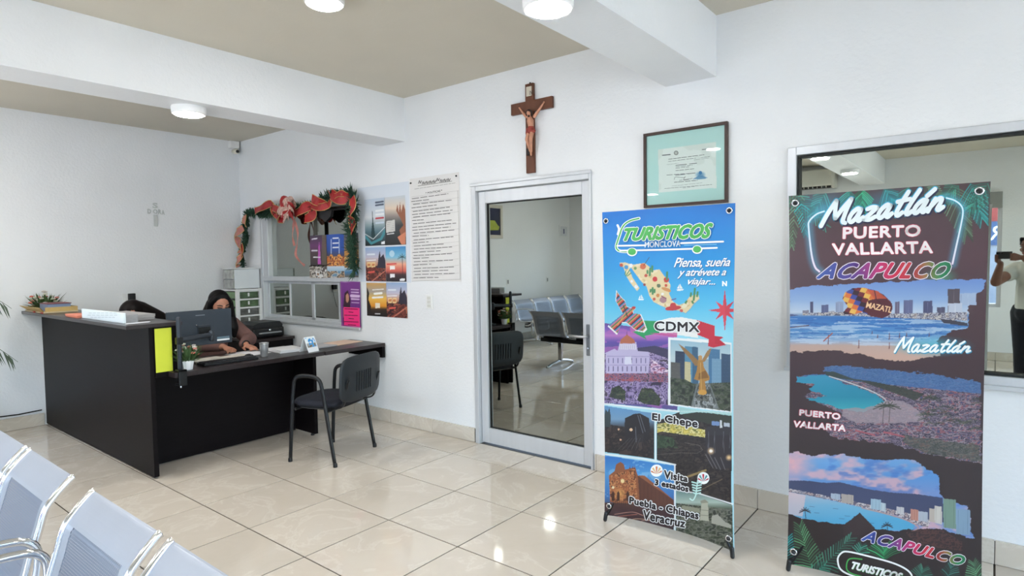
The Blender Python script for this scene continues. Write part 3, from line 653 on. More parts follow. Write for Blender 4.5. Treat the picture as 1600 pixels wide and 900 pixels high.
# ---- things on the counter ledge
ZL = 1.1005
flower_pot('flower_arrangement', 'low flower arrangement at the wall end of the counter ledge', (.17, -1.99, ZL+.013), 1.3, False, 9, .09, .13)
bx = thing('letter_tray', 'open tan tray holding papers at the wall end of the ledge', 'tray', (.35, -2.0, ZL))
TAN = mat('tan_cardboard', rgb(190, 160, 100), .6, noise=.12, nscale=12)
B().box(0.06, .62, -2.12, -1.86, ZL, ZL+.012, bev=.002).obj('tray_base', mat('pale_wood', rgb(196, 180, 148), .6, noise=.1, nscale=10), bx)
B().rings([[Vector((.10, -2.11, ZL+.012)), Vector((.58, -2.11, ZL+.012)), Vector((.68, -2.16, ZL+.052)), Vector((.06, -2.16, ZL+.052))], [Vector((.10, -2.103, ZL+.012)), Vector((.58, -2.103, ZL+.012)), Vector((.68, -2.153, ZL+.054)), Vector((.06, -2.153, ZL+.054))]]).obj('front_flap', TAN, bx)
B().box(.08, .60, -1.87, -1.86, ZL+.012, ZL+.05).obj('back_side', TAN, bx)
for x in (.08, .592): B().box(x, x+.008, -2.10, -1.87, ZL+.012, ZL+.05).obj('side', TAN, bx)
RED_ = mat('red_tab', rgb(178, 70, 56), .6, noise=.1)
for x in (.34, .57): B().box(x, x+.05, -2.128, -2.121, ZL+.001, ZL+.012).obj('red_tab', RED_, bx)
BLUEB = mat('blue_grey_cover', rgb(120, 138, 168), .5, noise=.1)
bk = thing('book', 'blue book with a dark red cover edge lying in the tan tray', 'book', (.42, -1.99, ZL+.03)); B().box(.32, .56, -2.07, -1.90, ZL+.0125, ZL+.075, bev=.002).obj('page_block', BLUEB, bk); B().box(.315, .565, -2.075, -1.895, ZL+.0755, ZL+.082, bev=.001).obj('cover', mat('dark_red_cover', rgb(120, 62, 66), .5, noise=.1), bk)
SX0, SX1 = onY(128, 497, -2.08)[0], onY(192, 500, -2.08)[0]
slab('orange_card', 'orange folded card on the ledge beside the white sign box', 'card', SX0-.30, SX0-.02, -2.11, -2.0, ZL, .022, (232, 140, 112), 0, 2)
sb = thing('sign_box', 'white boxed sign with faint print on the counter ledge', 'sign', (1.55, -2.05, ZL))
B().box(SX0, SX1, -2.08, -2.06, ZL, ZL+.072, bev=.002).obj('front_board', mat('white_sign_board', rgb(226, 236, 240), .5, noise=.02), sb)
B().box(SX0+.01, SX1-.01, -2.059, -1.98, ZL, ZL+.06, bev=.002).obj('paper_block', mat('grey_paper_edges', rgb(150, 150, 152), .7, noise=.15, nscale=50, stretch=(1, 1, 14)), sb)
ik = Ink(-2.0805, gap=.0005)
for r_, (a, c) in enumerate(((.15, .9), (.12, .92), (.2, .85))):
    y_ = 489+3.4*r_
    for k in range(7): 
        xa = 130+60*(a+(c-a)*k/7); ik.stroke([(xa, y_), (xa+60*(c-a)/7*.7, y_)], .7, (170, 184, 192), False)
ik.obj('faint_print', sb)
slab('paper_sheet', 'white papers spread at the end of the counter ledge', 'paper', SX1+.06, 2.38, -2.09, -1.93, ZL, .006, (228, 228, 232), 6, 3)
slab('document_pile', 'pile of grey documents behind the white papers on the ledge', 'document pile', onY(180, 490, -1.88)[0], onY(224, 494, -1.88)[0], -1.92, -1.80, ZL, .04, (158, 156, 156), 0, 6)
# ---- visitor chair
vc = thing('visitor_chair', 'black visitor chair with armrests and plastic back facing the desk', 'chair', (3.03, -.888, 0), math.radians(-72.1))
for s_ in (-1, 1):
    x = .258*s_
    pts = smoothpath([(x, -.205, .0), (x*.985, -.185, .30), (x*.97, -.165, .55), (x*.965, -.145, .635), (x*.965, -.08, .660), (x*.965, .01, .660), (x*.965, .075, .635), (x*.975, .105, .55), (x*.985, .15, .30), (x, .205, .0)], 5)
    B().tube(pts, .0125, 10, flat=(1.25, .85)).obj('leg_and_arm_frame', BLACKM, vc, local=True, smooth=True)
    B().cap((x, -.205, .002), (x, -.205, .02), .016).cap((x, .205, .002), (x, .205, .02), .016).obj('foot_cap', BLACKP, vc, local=True)
    B().tube(smoothpath([(.19*s_, .10, .415), (.195*s_, .21, .425), (.20*s_, .252, .46), (.20*s_, .268, .54), (.20*s_, .30, .64)], 5), .010, 8, flat=(1.5, .6)).obj('back_bracket', BLACKM, vc, local=True, smooth=True)
B().tube([(-.25, -.15, .405), (.25, -.15, .405)], .011, 8).tube([(-.25, .14, .405), (.25, .14, .405)], .011, 8).obj('seat_rail', BLACKM, vc, local=True)
def pad(nu, nv, fn, th):
    P = [[Vector(fn(u/(nu-1)*2-1, v/(nv-1)*2-1)) for u in range(nu)] for v in range(nv)]; return P
def superpad(b_, w_, d_, c, th, puff, pw=4.0, n=40, layers=5, fn=None):
    rings = []
    prof = [(.0, -1), (.7, -1), (.94, -.85), (1, -.3), (1, .3), (.94, .85), (.7, 1), (.35, 1.0+puff*.6), (.0, 1+puff)]
    for r, z in prof:
        ring = []
        for k in range(n):
            a = 2*PI*k/n; ca, sa = math.cos(a), math.sin(a); q = (abs(ca)**pw+abs(sa)**pw)**(-1/pw)
            p = Vector((ca*q*max(r, .001)*w_/2, sa*q*max(r, .001)*d_/2, z*th/2)); ring.append(Vector(fn(p)) if fn else p+Vector(c))
        rings.append(ring)
    b_.rings(rings); return b_
superpad(B(), .47, .44, (0, -.02, .445), .055, .25).obj('seat', mat('black_navy_fabric', rgb(24, 26, 36), .9, noise=.15, nscale=90, bump=.2, bscale=300), vc, local=True, smooth=True)
superpad(B(), .44, .41, (0, -.02, .413), .02, 0).obj('seat_shell', BLACKP, vc, local=True, smooth=True)
CHB = mat('charcoal_chair_plastic', rgb(28, 33, 38), .45, noise=.08, nscale=30, bump=.1, bscale=200)
def backfn(p):
    x, z, t = p.x, p.y, p.z
    y = .285+.20*(z)*.32-.35*x*x*.9+t; return (x, y, .635+z)
superpad(B(), .52, .345, (0, 0, 0), .026, 0, 5.0, fn=lambda p: backfn(Vector((p.x, p.y, p.z)))).obj('backrest', CHB, vc, local=True, smooth=True)
superpad(B(), .48, .30, (0, 0, 0), .035, .2, 5.0, fn=lambda p: backfn(Vector((p.x, p.y, -p.z-.014)))).obj('back_cushion', MATS['black_navy_fabric'], vc, local=True, smooth=True)
for k in range(7):
    x = -.09+.03*k; B().tube([backfn(Vector((x, z, .0145))) for z in (-.10, -.05, 0, .05)], .004, 6).obj('back_groove', BLACKP, vc, local=True)
# ================================================================ tandem waiting seats
def perf_mat():
    m = bpy.data.materials.new('perforated_steel'); m.use_nodes = True; t = m.node_tree; b = t.nodes['Principled BSDF']; o = t.nodes['Material Output']
    b.inputs['Base Color'].default_value = (*rgb(120, 128, 143), 1); b.inputs['Metallic'].default_value = .35; b.inputs['Roughness'].default_value = .45
    tc = t.nodes.new('ShaderNodeTexCoord'); sx = t.nodes.new('ShaderNodeSeparateXYZ'); t.links.new(tc.outputs['Object'], sx.inputs[0])
    def mth(op, a, b_=None):
        n = t.nodes.new('ShaderNodeMath'); n.operation = op
        for i, q in enumerate((a, b_)):
            if q is None: continue
            if isinstance(q, (int, float)): n.inputs[i].default_value = q
            else: t.links.new(q, n.inputs[i])
        return n.outputs[0]
    u_ = mth('SINE', mth('MULTIPLY', sx.outputs[0], 2*PI/.0105)); v_ = mth('SINE', mth('MULTIPLY', mth('SUBTRACT', sx.outputs[2], sx.outputs[1]), 2*PI/.0105))
    cmp = t.nodes.new('ShaderNodeMath'); cmp.operation = 'GREATER_THAN'; cmp.inputs[1].default_value = .30; t.links.new(mth('MULTIPLY', u_, v_), cmp.inputs[0]); tr = t.nodes.new('ShaderNodeBsdfTransparent'); mx = t.nodes.new('ShaderNodeMixShader')
    t.links.new(cmp.outputs[0], mx.inputs[0]); t.links.new(b.outputs[0], mx.inputs[1]); t.links.new(tr.outputs[0], mx.inputs[2]); t.links.new(mx.outputs[0], o.inputs[0]); return m
PERF = perf_mat()
SILV = mat('silver_painted_steel', rgb(150, 156, 167), .36, .35, noise=.03, nscale=6)
PROF = [(.012, .792), (.0, .785), (-.04, .745), (-.07, .705), (-.09, .64), (-.115, .56), (-.14, .475), (-.165, .44), (-.20, .425), (-.30, .42), (-.45, .435), (-.56, .445), (-.60, .435), (-.615, .40)]
PS = [Vector((0, p[0], p[1])) for p in smoothpath(PROF, 4)]
def seat_parts(root, x0, wd):
    def strip(i0, i1, xa, xb, name, m, th=.004, parent=root):
        b_ = B(); top = []; 
        pts = PS[i0:i1+1]
        rings = []
        for i, p in enumerate(pts):
            d = (pts[min(i+1, len(pts)-1)]-pts[max(i-1, 0)]).normalized(); n_ = Vector((0, -d.z, d.y))*th
            rings.append([Vector((xa, p.y, p.z)), Vector((xb, p.y, p.z)), Vector((xb, p.y+n_.y, p.z+n_.z)), Vector((xa, p.y+n_.y, p.z+n_.z))])
        b_.rings(rings); return b_.obj(name, m, parent, local=True)
    N = len(PS)-1; xa, xb = x0+.008, x0+wd-.008
    strip(0, 11, xa, xb, 'headrest_panel', SILV)
    strip(11, 22, xa, xa+.05, 'back_border', SILV); strip(11, 22, xb-.05, xb, 'back_border', SILV)
    strip(11, 22, xa+.05, xb-.05, 'perforated_back', PERF)
    strip(22, 34, xa, xa+.05, 'seat_border', SILV); strip(22, 34, xb-.05, xb, 'seat_border', SILV)
    strip(22, 34, xa+.05, xb-.05, 'perforated_seat', PERF); strip(34, N, xa, xb, 'seat_front_panel', SILV)
    for x in (x0, x0+wd): B().tube([(x, p.y, p.z) for p in PS], .0115, 8).obj('side_tube', CHROME, root, local=True, smooth=True)
    B().box(x0+wd/2-.16, x0+wd/2+.16, -.44, -.20, .385, .415, bev=.004).obj('seat_bracket', BLACKM, root, local=True)
def tandem(label, n, pitch, wd, loc, rz, arms='both'):
    r = thing('tandem_seating', label, 'waiting seats', loc, rz, 'tandem waiting seats')
    for k in range(n): seat_parts(r, k*pitch, wd)
    L = (n-1)*pitch+wd
    B().box(-.02, L+.02, -.36, -.28, .325, .385, bev=.006).obj('support_beam', mat('dark_steel_beam', rgb(52, 54, 58), .4, .4, noise=.05), r, local=True)
    for x in (.30, L-.30):
        B().box(x-.03, x+.03, -.34, -.30, .06, .33, bev=.004).obj('leg_column', CHROME, r, local=True)
        B().tube(smoothpath([(x, .02, .012), (x, -.10, .045), (x, -.32, .07), (x, -.52, .045), (x, -.64, .012)], 4), .02, 8).obj('leg_foot', CHROME, r, local=True, smooth=True)
    for x in (-.045, L+.045):
        B().tube(smoothpath([(x, -.13, .43), (x, -.105, .56), (x, -.125, .625), (x, -.20, .648), (x, -.40, .655), (x, -.50, .64), (x, -.53, .59), (x, -.50, .45), (x, -.40, .37), (x, -.32, .36)], 5), .0135, 8).obj('armrest', CHROME, r, local=True, smooth=True)
    return r
P_, W_ = .572, .50
# unit whose last back is the second in the photo; unit that starts after the gap
tandem('row of silver perforated seats at the left picture edge', 5, P_-.02, W_, (4.655-4*(P_-.02)-W_, -3.055, 0), 0)
tandem('row of silver perforated seats nearest the camera, after the gap', 3, P_, W_, (4.865, -3.06, 0), 0)
tandem('row of silver seats against the back wall, seen only in the door mirror', 4, .56, .52, (.33, -6.90, 0), PI/2)
# ================================================================ palm at the left edge
pl = thing('palm', 'potted palm whose drooping leaf tips reach in from the left edge', 'plant', (.35, -2.85, 0))
B().lathe([(.13, 0), (.14, .01), (.18, .30), (.19, .32), (.17, .32), (.16, .29)], (0, 0, 0), 24).obj('pot', mat('terracotta', rgb(150, 92, 66), .8, noise=.15), pl, local=True, smooth=False)
B().tube([(0, 0, .25), (.01, .01, .6), (-.01, .0, .95)], [.035, .03, .025], 10).obj('trunk', mat('palm_trunk', rgb(110, 92, 66), .9, noise=.3, nscale=20), pl, local=True)
PALM = mat('palm_leaf_green', rgb(74, 92, 74), .5, noise=.25, nscale=12)
def frond(tip, ctrl, start, seed, nl=30, ll=.30):
    rnd = random.Random(seed); c = [Vector(start), Vector(ctrl), Vector(tip)]
    pts = [c[0]*(1-t)**2+c[1]*2*t*(1-t)+c[2]*t*t for t in [i/24 for i in range(25)]]
    fr = B().tube(pts, [.008*(1-.8*i/24) for i in range(25)], 6).obj('frond_stem', PALM, pl)
    b_ = B()
    for i in range(nl):
        t = .25+.75*i/nl; k = min(23, int(t*24)); p = pts[k]; d = (pts[k+1]-pts[k]).normalized(); sd = d.cross(Vector((0, 0, 1))).normalized()
        for s_ in (-1, 1):
            L = ll*(math.sin(PI*min(1, .15+.8*t))*.8+.25)*rnd.uniform(.85, 1.1); dr = (d*.75+sd*s_*.55+Vector((0, 0, -.45-.2*rnd.random()))).normalized()
            e = p+dr*L+Vector((0, 0, -.05)); m_ = p+dr*L*.5; w_ = dr.cross(Vector((0, 0, 1))).normalized()*.009
            b_.face([p, m_-w_, e]); b_.face([p, e, m_+w_])
    o = b_.obj('leaflets', PALM, fr); o['kind'] = 'stuff'
    return fr
A_ = Vector((.35, -2.85, .92))
for k, (px_, py_, X_, zc) in enumerate(((26, 500, .5, 1.55), (36, 583, .55, 1.15), (8, 630, .5, .95), (-4, 440, .45, 1.7))):
    tp = Vector(onX(px_, py_, X_)); frond(tp+Vector((0, -.03, .10)), Vector((.42, -2.68, zc)), A_, k+1, 13, .24)
frond((.5, -3.25, 1.1), (.4, -3.05, 1.55), A_, 7, 24, .2); frond((.75, -3.0, 1.0), (.6, -2.9, 1.5), A_, 8, 24, .2); frond((.12, -3.1, 1.2), (.25, -3.0, 1.6), A_, 9, 24, .2)
# ================================================================ banners
def ripple1(X, Z): return -.70+.004*np.sin(X*9+1.2)*np.sin(Z*3.1)+.003*np.sin(Z*7+X*14)
def ripple2(X, Z): return -.665+.004*np.sin(X*8+.4)*np.sin(Z*2.7+1)+.003*np.sin(Z*6+X*12)
def banner_print(x0, x1, z0, z1, surf, nx, nz, arch, base):
    u = np.linspace(0, 1, nx); v = np.linspace(1, 0, nz); U, V = np.meshgrid(u, v)
    side = .008*4*V*(1-V)
    X = x0+side+(x1-x0-2*side)*U; zb = z0+arch*4*U*(1-U); Z = zb+(z1-zb)*V
    return Print(X, surf(X, Z), Z, base)
def stand(root, x0, x1, z1, Y):
    xc = (x0+x1)/2; ST = BLACKM
    B().box(xc-.03, xc+.03, Y+.10, Y+.14, .62, .72, bev=.004).obj('hub', ST, root)
    for sx in (-1, 1):
        B().tube([(xc, Y+.11, .68), (xc+sx*(x1-x0)/2*.95, Y+.012, z1-.02)], .006, 8).obj('upper_arm', ST, root)
        B().tube([(xc, Y+.11, .66), (xc+sx*((x1-x0)/2-.01), Y-.006, .03)], .008, 8).obj('lower_arm', ST, root)
        B().cap((xc+sx*((x1-x0)/2-.008), Y-.008, .012), (xc+sx*((x1-x0)/2-.012), Y-.004, .05), .011).obj('foot_cap', BLACKP, root)
    B().tube([(xc, Y+.12, .66), (xc, Y+.42, .012)], .009, 8).obj('rear_leg', ST, root)
def eyelets(root, pts, Y):
    for x, z in pts:
        b_ = B(); ring = [[Vector((x+(.0125+.0045*math.cos(t))*math.cos(a), Y-.003+.0035*math.sin(t), z+(.0125+.0045*math.cos(t))*math.sin(a))) for t in [2*PI*k/8 for k in range(8)]] for a in [2*PI*k/20 for k in range(20)]]
        b_.rings(ring, closed=True).obj('eyelet', CHROME, root, smooth=True)
        B().cap((x, Y+.006, z), (x, Y-.007, z), .0085).obj('hook_tip', BLACKP, root)
# ---------------- blue banner
A0, A1, AZ0, AZ1 = 5.353, 6.092, .035, 1.765
b1 = thing('banner', 'blue travel banner on an X stand with a map of Mexico and city photographs', 'banner', ((A0+A1)/2, -.7, 0), group='standing travel banners')
P = banner_print(A0, A1, AZ0, AZ1, ripple1, 300, 700, .026, (20, 140, 225))
one = np.ones(P.px.shape)
P.grad(one, [(318, (14, 112, 208)), (360, (10, 132, 222)), (420, (30, 158, 232)), (480, (90, 198, 242)), (520, (150, 224, 248)), (560, (178, 230, 246))])
P.fill(np.clip((P.n(60, 140, 3)-.5)*2, 0, 1), (120, 215, 250), .18)
c1 = crop(930, 310, 4.287); c2 = crop(930, 490, 4.287); c3 = crop(930, 680, 4.287)
# map of the country
mp_ = c1((160, 430), (200, 428), (250, 445), (330, 432), (360, 455), (385, 482), (430, 475), (455, 510), (480, 540), (505, 580), (495, 640), (520, 690), (560, 715), (600, 700), (635, 655), (690, 640), (698, 672), (660, 705), (635, 740), (605, 768), (570, 752), (500, 742), (440, 718), (390, 692), (362, 650), (345, 592), (300, 545), (270, 505), (240, 462), (226, 472), (250, 530), (296, 600), (280, 620), (235, 565), (205, 512), (190, 462))
P.poly([(x+.6, y+1.2) for x, y in mp_], (120, 180, 215)); P.poly(mp_, (232, 214, 168))
m_ = P.pmask(mp_); P.speckle(m_*(P.n(9, 9, 8, 2) > .66), [(214, 190, 140), (240, 226, 190)], 5, 5, 2)
def d1(x, y, r, col, r2=None, rot=0): (a, b_), = c1((x, y)); P.disc(a, b_, r/4.287, (r2 or r)/4.287, col, rot=rot)
for x, y, r, c in ((175, 447, 12, (190, 80, 50)), (320, 455, 20, (214, 110, 70)), (268, 468, 10, (110, 150, 90)), (340, 517, 11, (200, 84, 70)), (400, 541, 17, (206, 50, 56)), (425, 585, 13, (90, 110, 80)), (474, 583, 10, (200, 80, 60)), (477, 545, 18, (205, 70, 60)), (330, 578, 9, (150, 60, 60)), (395, 675, 10, (205, 90, 70)), (420, 650, 12, (214, 140, 80)), (450, 640, 9, (240, 240, 240)), (578, 752, 11, (205, 90, 80)), (275, 592, 12, (238, 240, 244)), (245, 555, 9, (240, 240, 245)), (240, 450, 12, (240, 242, 245)), (208, 460, 14, (60, 150, 210)), (595, 722, 14, (236, 232, 200)), (630, 690, 12, (226, 200, 150))): d1(x, y, r, c)
d1(476, 610, 34, (214, 150, 90), 12, .35); d1(455, 680, 24, (170, 130, 140), 20); d1(522, 735, 54, (196, 56, 62), 16, -.12); d1(522, 718, 20, (196, 56, 62), 20)
for p_ in ([(365, 515), (368, 470)], [(382, 490), (382, 455)], [(350, 500), (350, 485)], [(385, 640), (385, 600)], [(370, 625), (372, 612)], [(397, 628), (398, 612)], [(480, 540), (482, 495)], [(660, 680), (668, 605)], [(640, 655), (642, 635)], [(683, 655), (686, 628)], [(605, 700), (612, 690)], [(650, 690), (655, 700)]): P.line(c1(*p_), 3.6, (72, 140, 92))
P.line(c1((205, 520), (230, 480)), 2, (70, 140, 90)); P.line(c1((215, 520), (240, 500)), 2, (70, 140, 90)); P.line(c1((200, 510), (205, 485)), 2, (70, 140, 90))
P.line(c1((325, 450), (362, 395)), 1.4, (90, 60, 50)); P.line(c1((445, 655), (475, 670)), 2, (130, 60, 90)); P.line(c1((512, 680), (540, 672)), 2, (110, 60, 130))
for x, y, s_ in ((568, 600, 1.0), (308, 665, .8)):
    P.poly(c1((x-25*s_, y+8), (x+25*s_, y+8), (x+18*s_, y+18), (x-18*s_, y+18)), (245, 250, 252)); P.poly(c1((x-2, y+4), (x-2, y-32*s_), (x+18*s_, y+4)), (236, 246, 240)); P.poly(c1((x-6, y+4), (x-6, y-22*s_), (x-20*s_, y+4)), (250, 252, 252))
# palace photograph
pal = c2((54, 62), (330, 98), (546, 128), (546, 160), (490, 160), (490, 612), (552, 622), (552, 648), (58, 598))
m_ = P.pmask(pal); P.grad(m_, [(500, (70, 52, 128)), (515, (128, 92, 190)), (524, (190, 120, 200)), (535, (96, 78, 168)), (548, (92, 84, 150))])
P.fill(m_*(P.n(30, 6, 21) > .58), (190, 110, 190), .6); P.poly(c2((230, 90), (546, 130), (546, 160), (480, 150), (330, 140), (240, 130)), (206, 110, 180), .8)
P.poly(c2((280, 230), (400, 215), (490, 240), (490, 300), (280, 290)), (58, 56, 86), .9)
P.speckle(P.pmask(c2((60, 265), (365, 260), (490, 300), (490, 612), (58, 600))), [(52, 44, 72), (110, 94, 140), (160, 144, 190), (86, 72, 118), (184, 168, 206), (70, 58, 80)], 7, 6, 5)
P.poly(c2((70, 262), (130, 235), (150, 250), (165, 190), (275, 190), (285, 250), (360, 258), (365, 300), (355, 400), (75, 400)), (196, 188, 226))
P.poly(c2((165, 200), (170, 175), (213, 140), (262, 175), (268, 200)), (186, 110, 84)); P.line(c2((213, 145), (213, 122)), 1.2, (70, 50, 60)); P.poly(c2((165, 205), (272, 205), (275, 240), (162, 240)), (222, 220, 240))
for k in range(8): P.line(c2((172+13*k, 212), (172+13*k, 236)), .9, (84, 76, 130))
for k in range(9): x = 90+31*k; P.line(c2((x, 300), (x, 330)), 1.6, (70, 60, 110)); P.line(c2((x, 355), (x, 385)), 1.8, (74, 60, 104))
P.poly(c2((200, 285), (240, 285), (246, 340), (196, 340)), (224, 226, 246)); P.line(c2((80, 345), (350, 345)), 1.0, (120, 104, 160)); P.line(c2((80, 285), (360, 288)), 1.0, (110, 96, 150))
P.speckle(P.pmask(c2((370, 300), (490, 380), (490, 470), (370, 400))), [(160, 90, 120), (220, 190, 220), (120, 90, 140), (240, 220, 235)], 8, 3, 9)
P.speckle(P.pmask(c2((60, 400), (490, 400), (490, 460), (60, 450))), [(60, 48, 70), (150, 120, 150), (160, 76, 84), (130, 104, 140), (90, 70, 100)], 4, 3, 12)
P.disc(*c2((240, 440))[0], 8, 4, (190, 80, 84), .6, .8)
for q in (c2((95, 560), (110, 500), (160, 480), (205, 520), (200, 585)), c2((280, 580), (310, 500), (380, 500), (440, 570), (430, 620), (330, 605))): P.speckle(P.pmask(q), [(34, 46, 36), (58, 72, 48), (44, 52, 50), (86, 92, 70)], 5, 4, 14)
# angel photograph
P.poly(c2((488, 160), (760, 175), (912, 196), (914, 664), (488, 612)), (244, 248, 250))
ang = c2((503, 176), (905, 208), (907, 655), (503, 604)); m_ = P.pmask(ang)
P.grad(m_, [(530, (150, 190, 212)), (560, (196, 216, 224)), (590, (180, 196, 200))])
for x0, x1, yt, c in ((535, 605, 250, (46, 62, 88)), (600, 680, 218, (84, 140, 172)), (650, 690, 222, (60, 100, 130)), (760, 835, 235, (72, 120, 160)), (845, 905, 268, (50, 78, 108)), (600, 640, 320, (196, 188, 150)), (505, 570, 325, (92, 92, 90)), (780, 845, 300, (120, 160, 190)), (690, 760, 300, (150, 176, 190))):
    P.poly(c2((x0, yt), (x1, yt+5), (x1, 470), (x0, 470)), c)
    for k in range(6): P.line(c2((x0, yt+20+k*26), (x1, yt+22+k*26)), .6, [min(255, q+45) for q in c], .7)
P.speckle(P.pmask(c2((503, 430), (600, 440), (660, 470), (905, 460), (907, 655), (503, 604))), [(34, 44, 36), (52, 64, 50), (70, 80, 62), (90, 96, 84), (44, 52, 46)], 6, 5, 30)
P.poly(c2((680, 470), (770, 470), (830, 640), (640, 625)), (126, 132, 136), .8); P.speckle(P.pmask(c2((690, 480), (765, 480), (820, 636), (650, 622))), [(120, 126, 130), (160, 166, 168), (90, 96, 96), (60, 66, 62)], 4, 6, 31)
GO = (176, 130, 66)
P.poly(c2((556, 200), (600, 230), (650, 275), (690, 315), (700, 350), (670, 350), (640, 310), (600, 265)), (150, 116, 74)); P.poly(c2((780, 228), (750, 250), (722, 300), (715, 330), (735, 320), (765, 275)), (164, 128, 84))
P.poly(c2((690, 310), (720, 310), (728, 360), (765, 420), (765, 445), (735, 455), (745, 530), (690, 530), (700, 450), (662, 440), (680, 380)), GO); P.disc(*c2((704, 296))[0], 3.2, 4, (196, 150, 90)); P.poly(c2((695, 400), (740, 380), (760, 430), (690, 440)), (120, 84, 44), .7); P.line(c2((705, 330), (712, 520)), 1.3, (226, 184, 110)); P.disc(*c2((718, 528))[0], 7, 4, (214, 162, 74)); P.speckle(P.pmask(c2((672, 545), (765, 550), (760, 590), (680, 580))), [(60, 64, 60), (110, 112, 106), (40, 44, 42)], 4, 3, 33)
# the train photographs
t1 = c2((58, 616), (395, 668), (396, 900)) + c3((396, 160), (60, 112)); m_ = P.pmask(t1)
P.grad(m_, [(635, (96, 150, 200)), (655, (120, 160, 196)), (672, (40, 36, 40)), (720, (34, 26, 28))]); P.speckle(m_*(P.py+.0*P.px > 662+(P.px-944)*.16), [(30, 24, 26), (48, 36, 36), (24, 20, 24), (66, 50, 48)], 8, 7, 40)
P.poly(c2((70, 640), (85, 660), (95, 630), (105, 690), (100, 760), (60, 760), (60, 690)), (48, 62, 66)); P.poly(c2((200, 700), (260, 672), (300, 668), (360, 700), (370, 790), (330, 860), (200, 860), (195, 760)), (30, 26, 32))
for p_ in ([(285, 680), (320, 800)], [(300, 680), (335, 790)], [(270, 760), (275, 860)]): P.line(c2(*p_), 1.4, (124, 128, 140))
P.disc(*c2((240, 778))[0], 2.4, 2.4, (240, 200, 160)); P.disc(*c2((157, 775))[0], 1.6, 1.6, (225, 180, 150)); P.disc(*c2((170, 845))[0], 1.6, 1.6, (225, 180, 150))
for k in range(5): P.line(c3((150+30*k, 100), (230+18*k, 20)), 1.0, (104, 100, 104)); P.line(c2((250+14*k, 900), (290+8*k, 810)), .9, (104, 98, 100), .7)
t2 = c2((412, 742), (418, 720), (560, 660), (915, 680)) + c3((912, 470), (700, 400), (540, 372), (535, 192), (412, 165)); m_ = P.pmask(t2); P.speckle(m_, [(34, 30, 32), (52, 44, 44), (28, 24, 28), (66, 56, 54)], 8, 5, 50)
P.poly(c2((566, 628), (720, 650), (914, 664), (914, 700), (700, 690), (566, 672)), (172, 216, 216)); P.poly(c2((590, 672), (680, 660), (760, 665), (914, 685), (914, 760), (760, 740), (590, 690)), (52, 58, 50))
P.speckle(P.pmask(c2((414, 740), (480, 730), (600, 745), (735, 780), (738, 830), (560, 806), (440, 790), (414, 800))), [(226, 208, 110), (180, 170, 84), (236, 226, 160), (120, 124, 60)], 5, 4, 52)
P.speckle(P.pmask(c2((414, 810), (520, 830), (560, 900), (414, 900))), [(40, 62, 44), (60, 84, 60), (30, 40, 34)], 6, 5, 53)
P.poly(c2((745, 760), (915, 740), (915, 900), (740, 900)), (52, 50, 56)); P.poly(c3((735, 0), (915, 0), (915, 215), (830, 235), (760, 190), (740, 100)), (46, 42, 48))
for x in (760, 800, 860, 905): P.line(c2((x, 790), (x-5, 900)), 1.0, (130, 132, 142)); P.line(c3((x, 0), (x+4, 120)), .9, (124, 122, 130))
P.poly(c2((780, 720), (832, 724), (832, 752), (780, 748)), (120, 150, 200)); P.poly(c2((860, 728), (900, 735), (900, 760), (860, 754)), (190, 200, 214)); P.poly(c2((835, 715), (850, 715), (850, 765), (835, 765)), (220, 226, 230))
P.disc(*c3((775, 106))[0], 7, 7, (246, 210, 160), 1, .8); P.disc(*c3((895, 150))[0], 6, 6, (246, 206, 150), 1, .8); P.disc(*c3((775, 106))[0], 2.5, 2.5, (255, 250, 240))
for p_ in ([(740, 130), (790, 220)], [(765, 130), (815, 225)], [(800, 150), (840, 230)], [(840, 150), (870, 230)]): P.line(c3(*p_), 1.4, (136, 132, 136))
P.line(c3((414, 130), (560, 118), (680, 122), (720, 100), (700, 70), (600, 50)), 1.0, (140, 130, 128)); P.line(c3((430, 105), (580, 100), (670, 100)), .8, (120, 112, 110)); P.line(c3((560, 300), (740, 235)), 4, (176, 150, 96), .8); P.line(c3((700, 370), (850, 295)), 2, (150, 130, 100), .7)
for k in range(4): P.line(c3((560+20*k, 330+12*k), (800+20*k, 240+20*k)), .8, (110, 96, 92), .7)
# church photograph
ch = c3((60, 134), (532, 204), (526, 668), (60, 572)); m_ = P.pmask(ch); P.grad(m_, [(710, (40, 112, 196)), (740, (84, 160, 222)), (775, (60, 120, 190)), (790, (70, 84, 110))]); P.fill(m_*(P.n(16, 8, 61) > .6), (150, 196, 232), .5)
P.poly(c3((92, 270), (130, 240), (140, 195), (170, 178), (192, 195), (200, 230), (268, 215), (285, 270), (330, 270), (520, 430), (520, 470), (330, 470), (100, 450)), (150, 92, 62)); P.poly(c3((285, 270), (525, 435), (525, 480), (300, 470)), (98, 58, 46))
P.speckle(P.pmask(c3((92, 270), (268, 225), (285, 440), (100, 445))), [(186, 112, 70), (150, 86, 56), (206, 140, 90), (112, 64, 46)], 4, 4, 63); P.disc(*c3((165, 390))[0], 11, 11, (240, 180, 100), .7, .8); P.disc(*c3((120, 350))[0], 2, 2, (255, 240, 200)); P.disc(*c3((183, 307))[0], 3, 3, (255, 230, 170))
for x in (120, 155, 218): P.poly(c3((x-10, 440), (x-10, 390), (x, 372), (x+10, 390), (x+10, 440)), (74, 40, 32))
for k in range(8): x = 300+26*k; P.line(c3((x, 300+16*k), (x, 450)), .9, (60, 36, 34))
for x in (232, 250, 262): P.poly(c3((x-4, 225), (x, 200), (x+4, 225)), (120, 74, 54))
P.grad(P.pmask(c3((60, 450), (330, 460), (530, 480), (526, 668), (60, 572))), [(785, (84, 54, 50)), (800, (70, 44, 50)), (830, (54, 34, 42))])
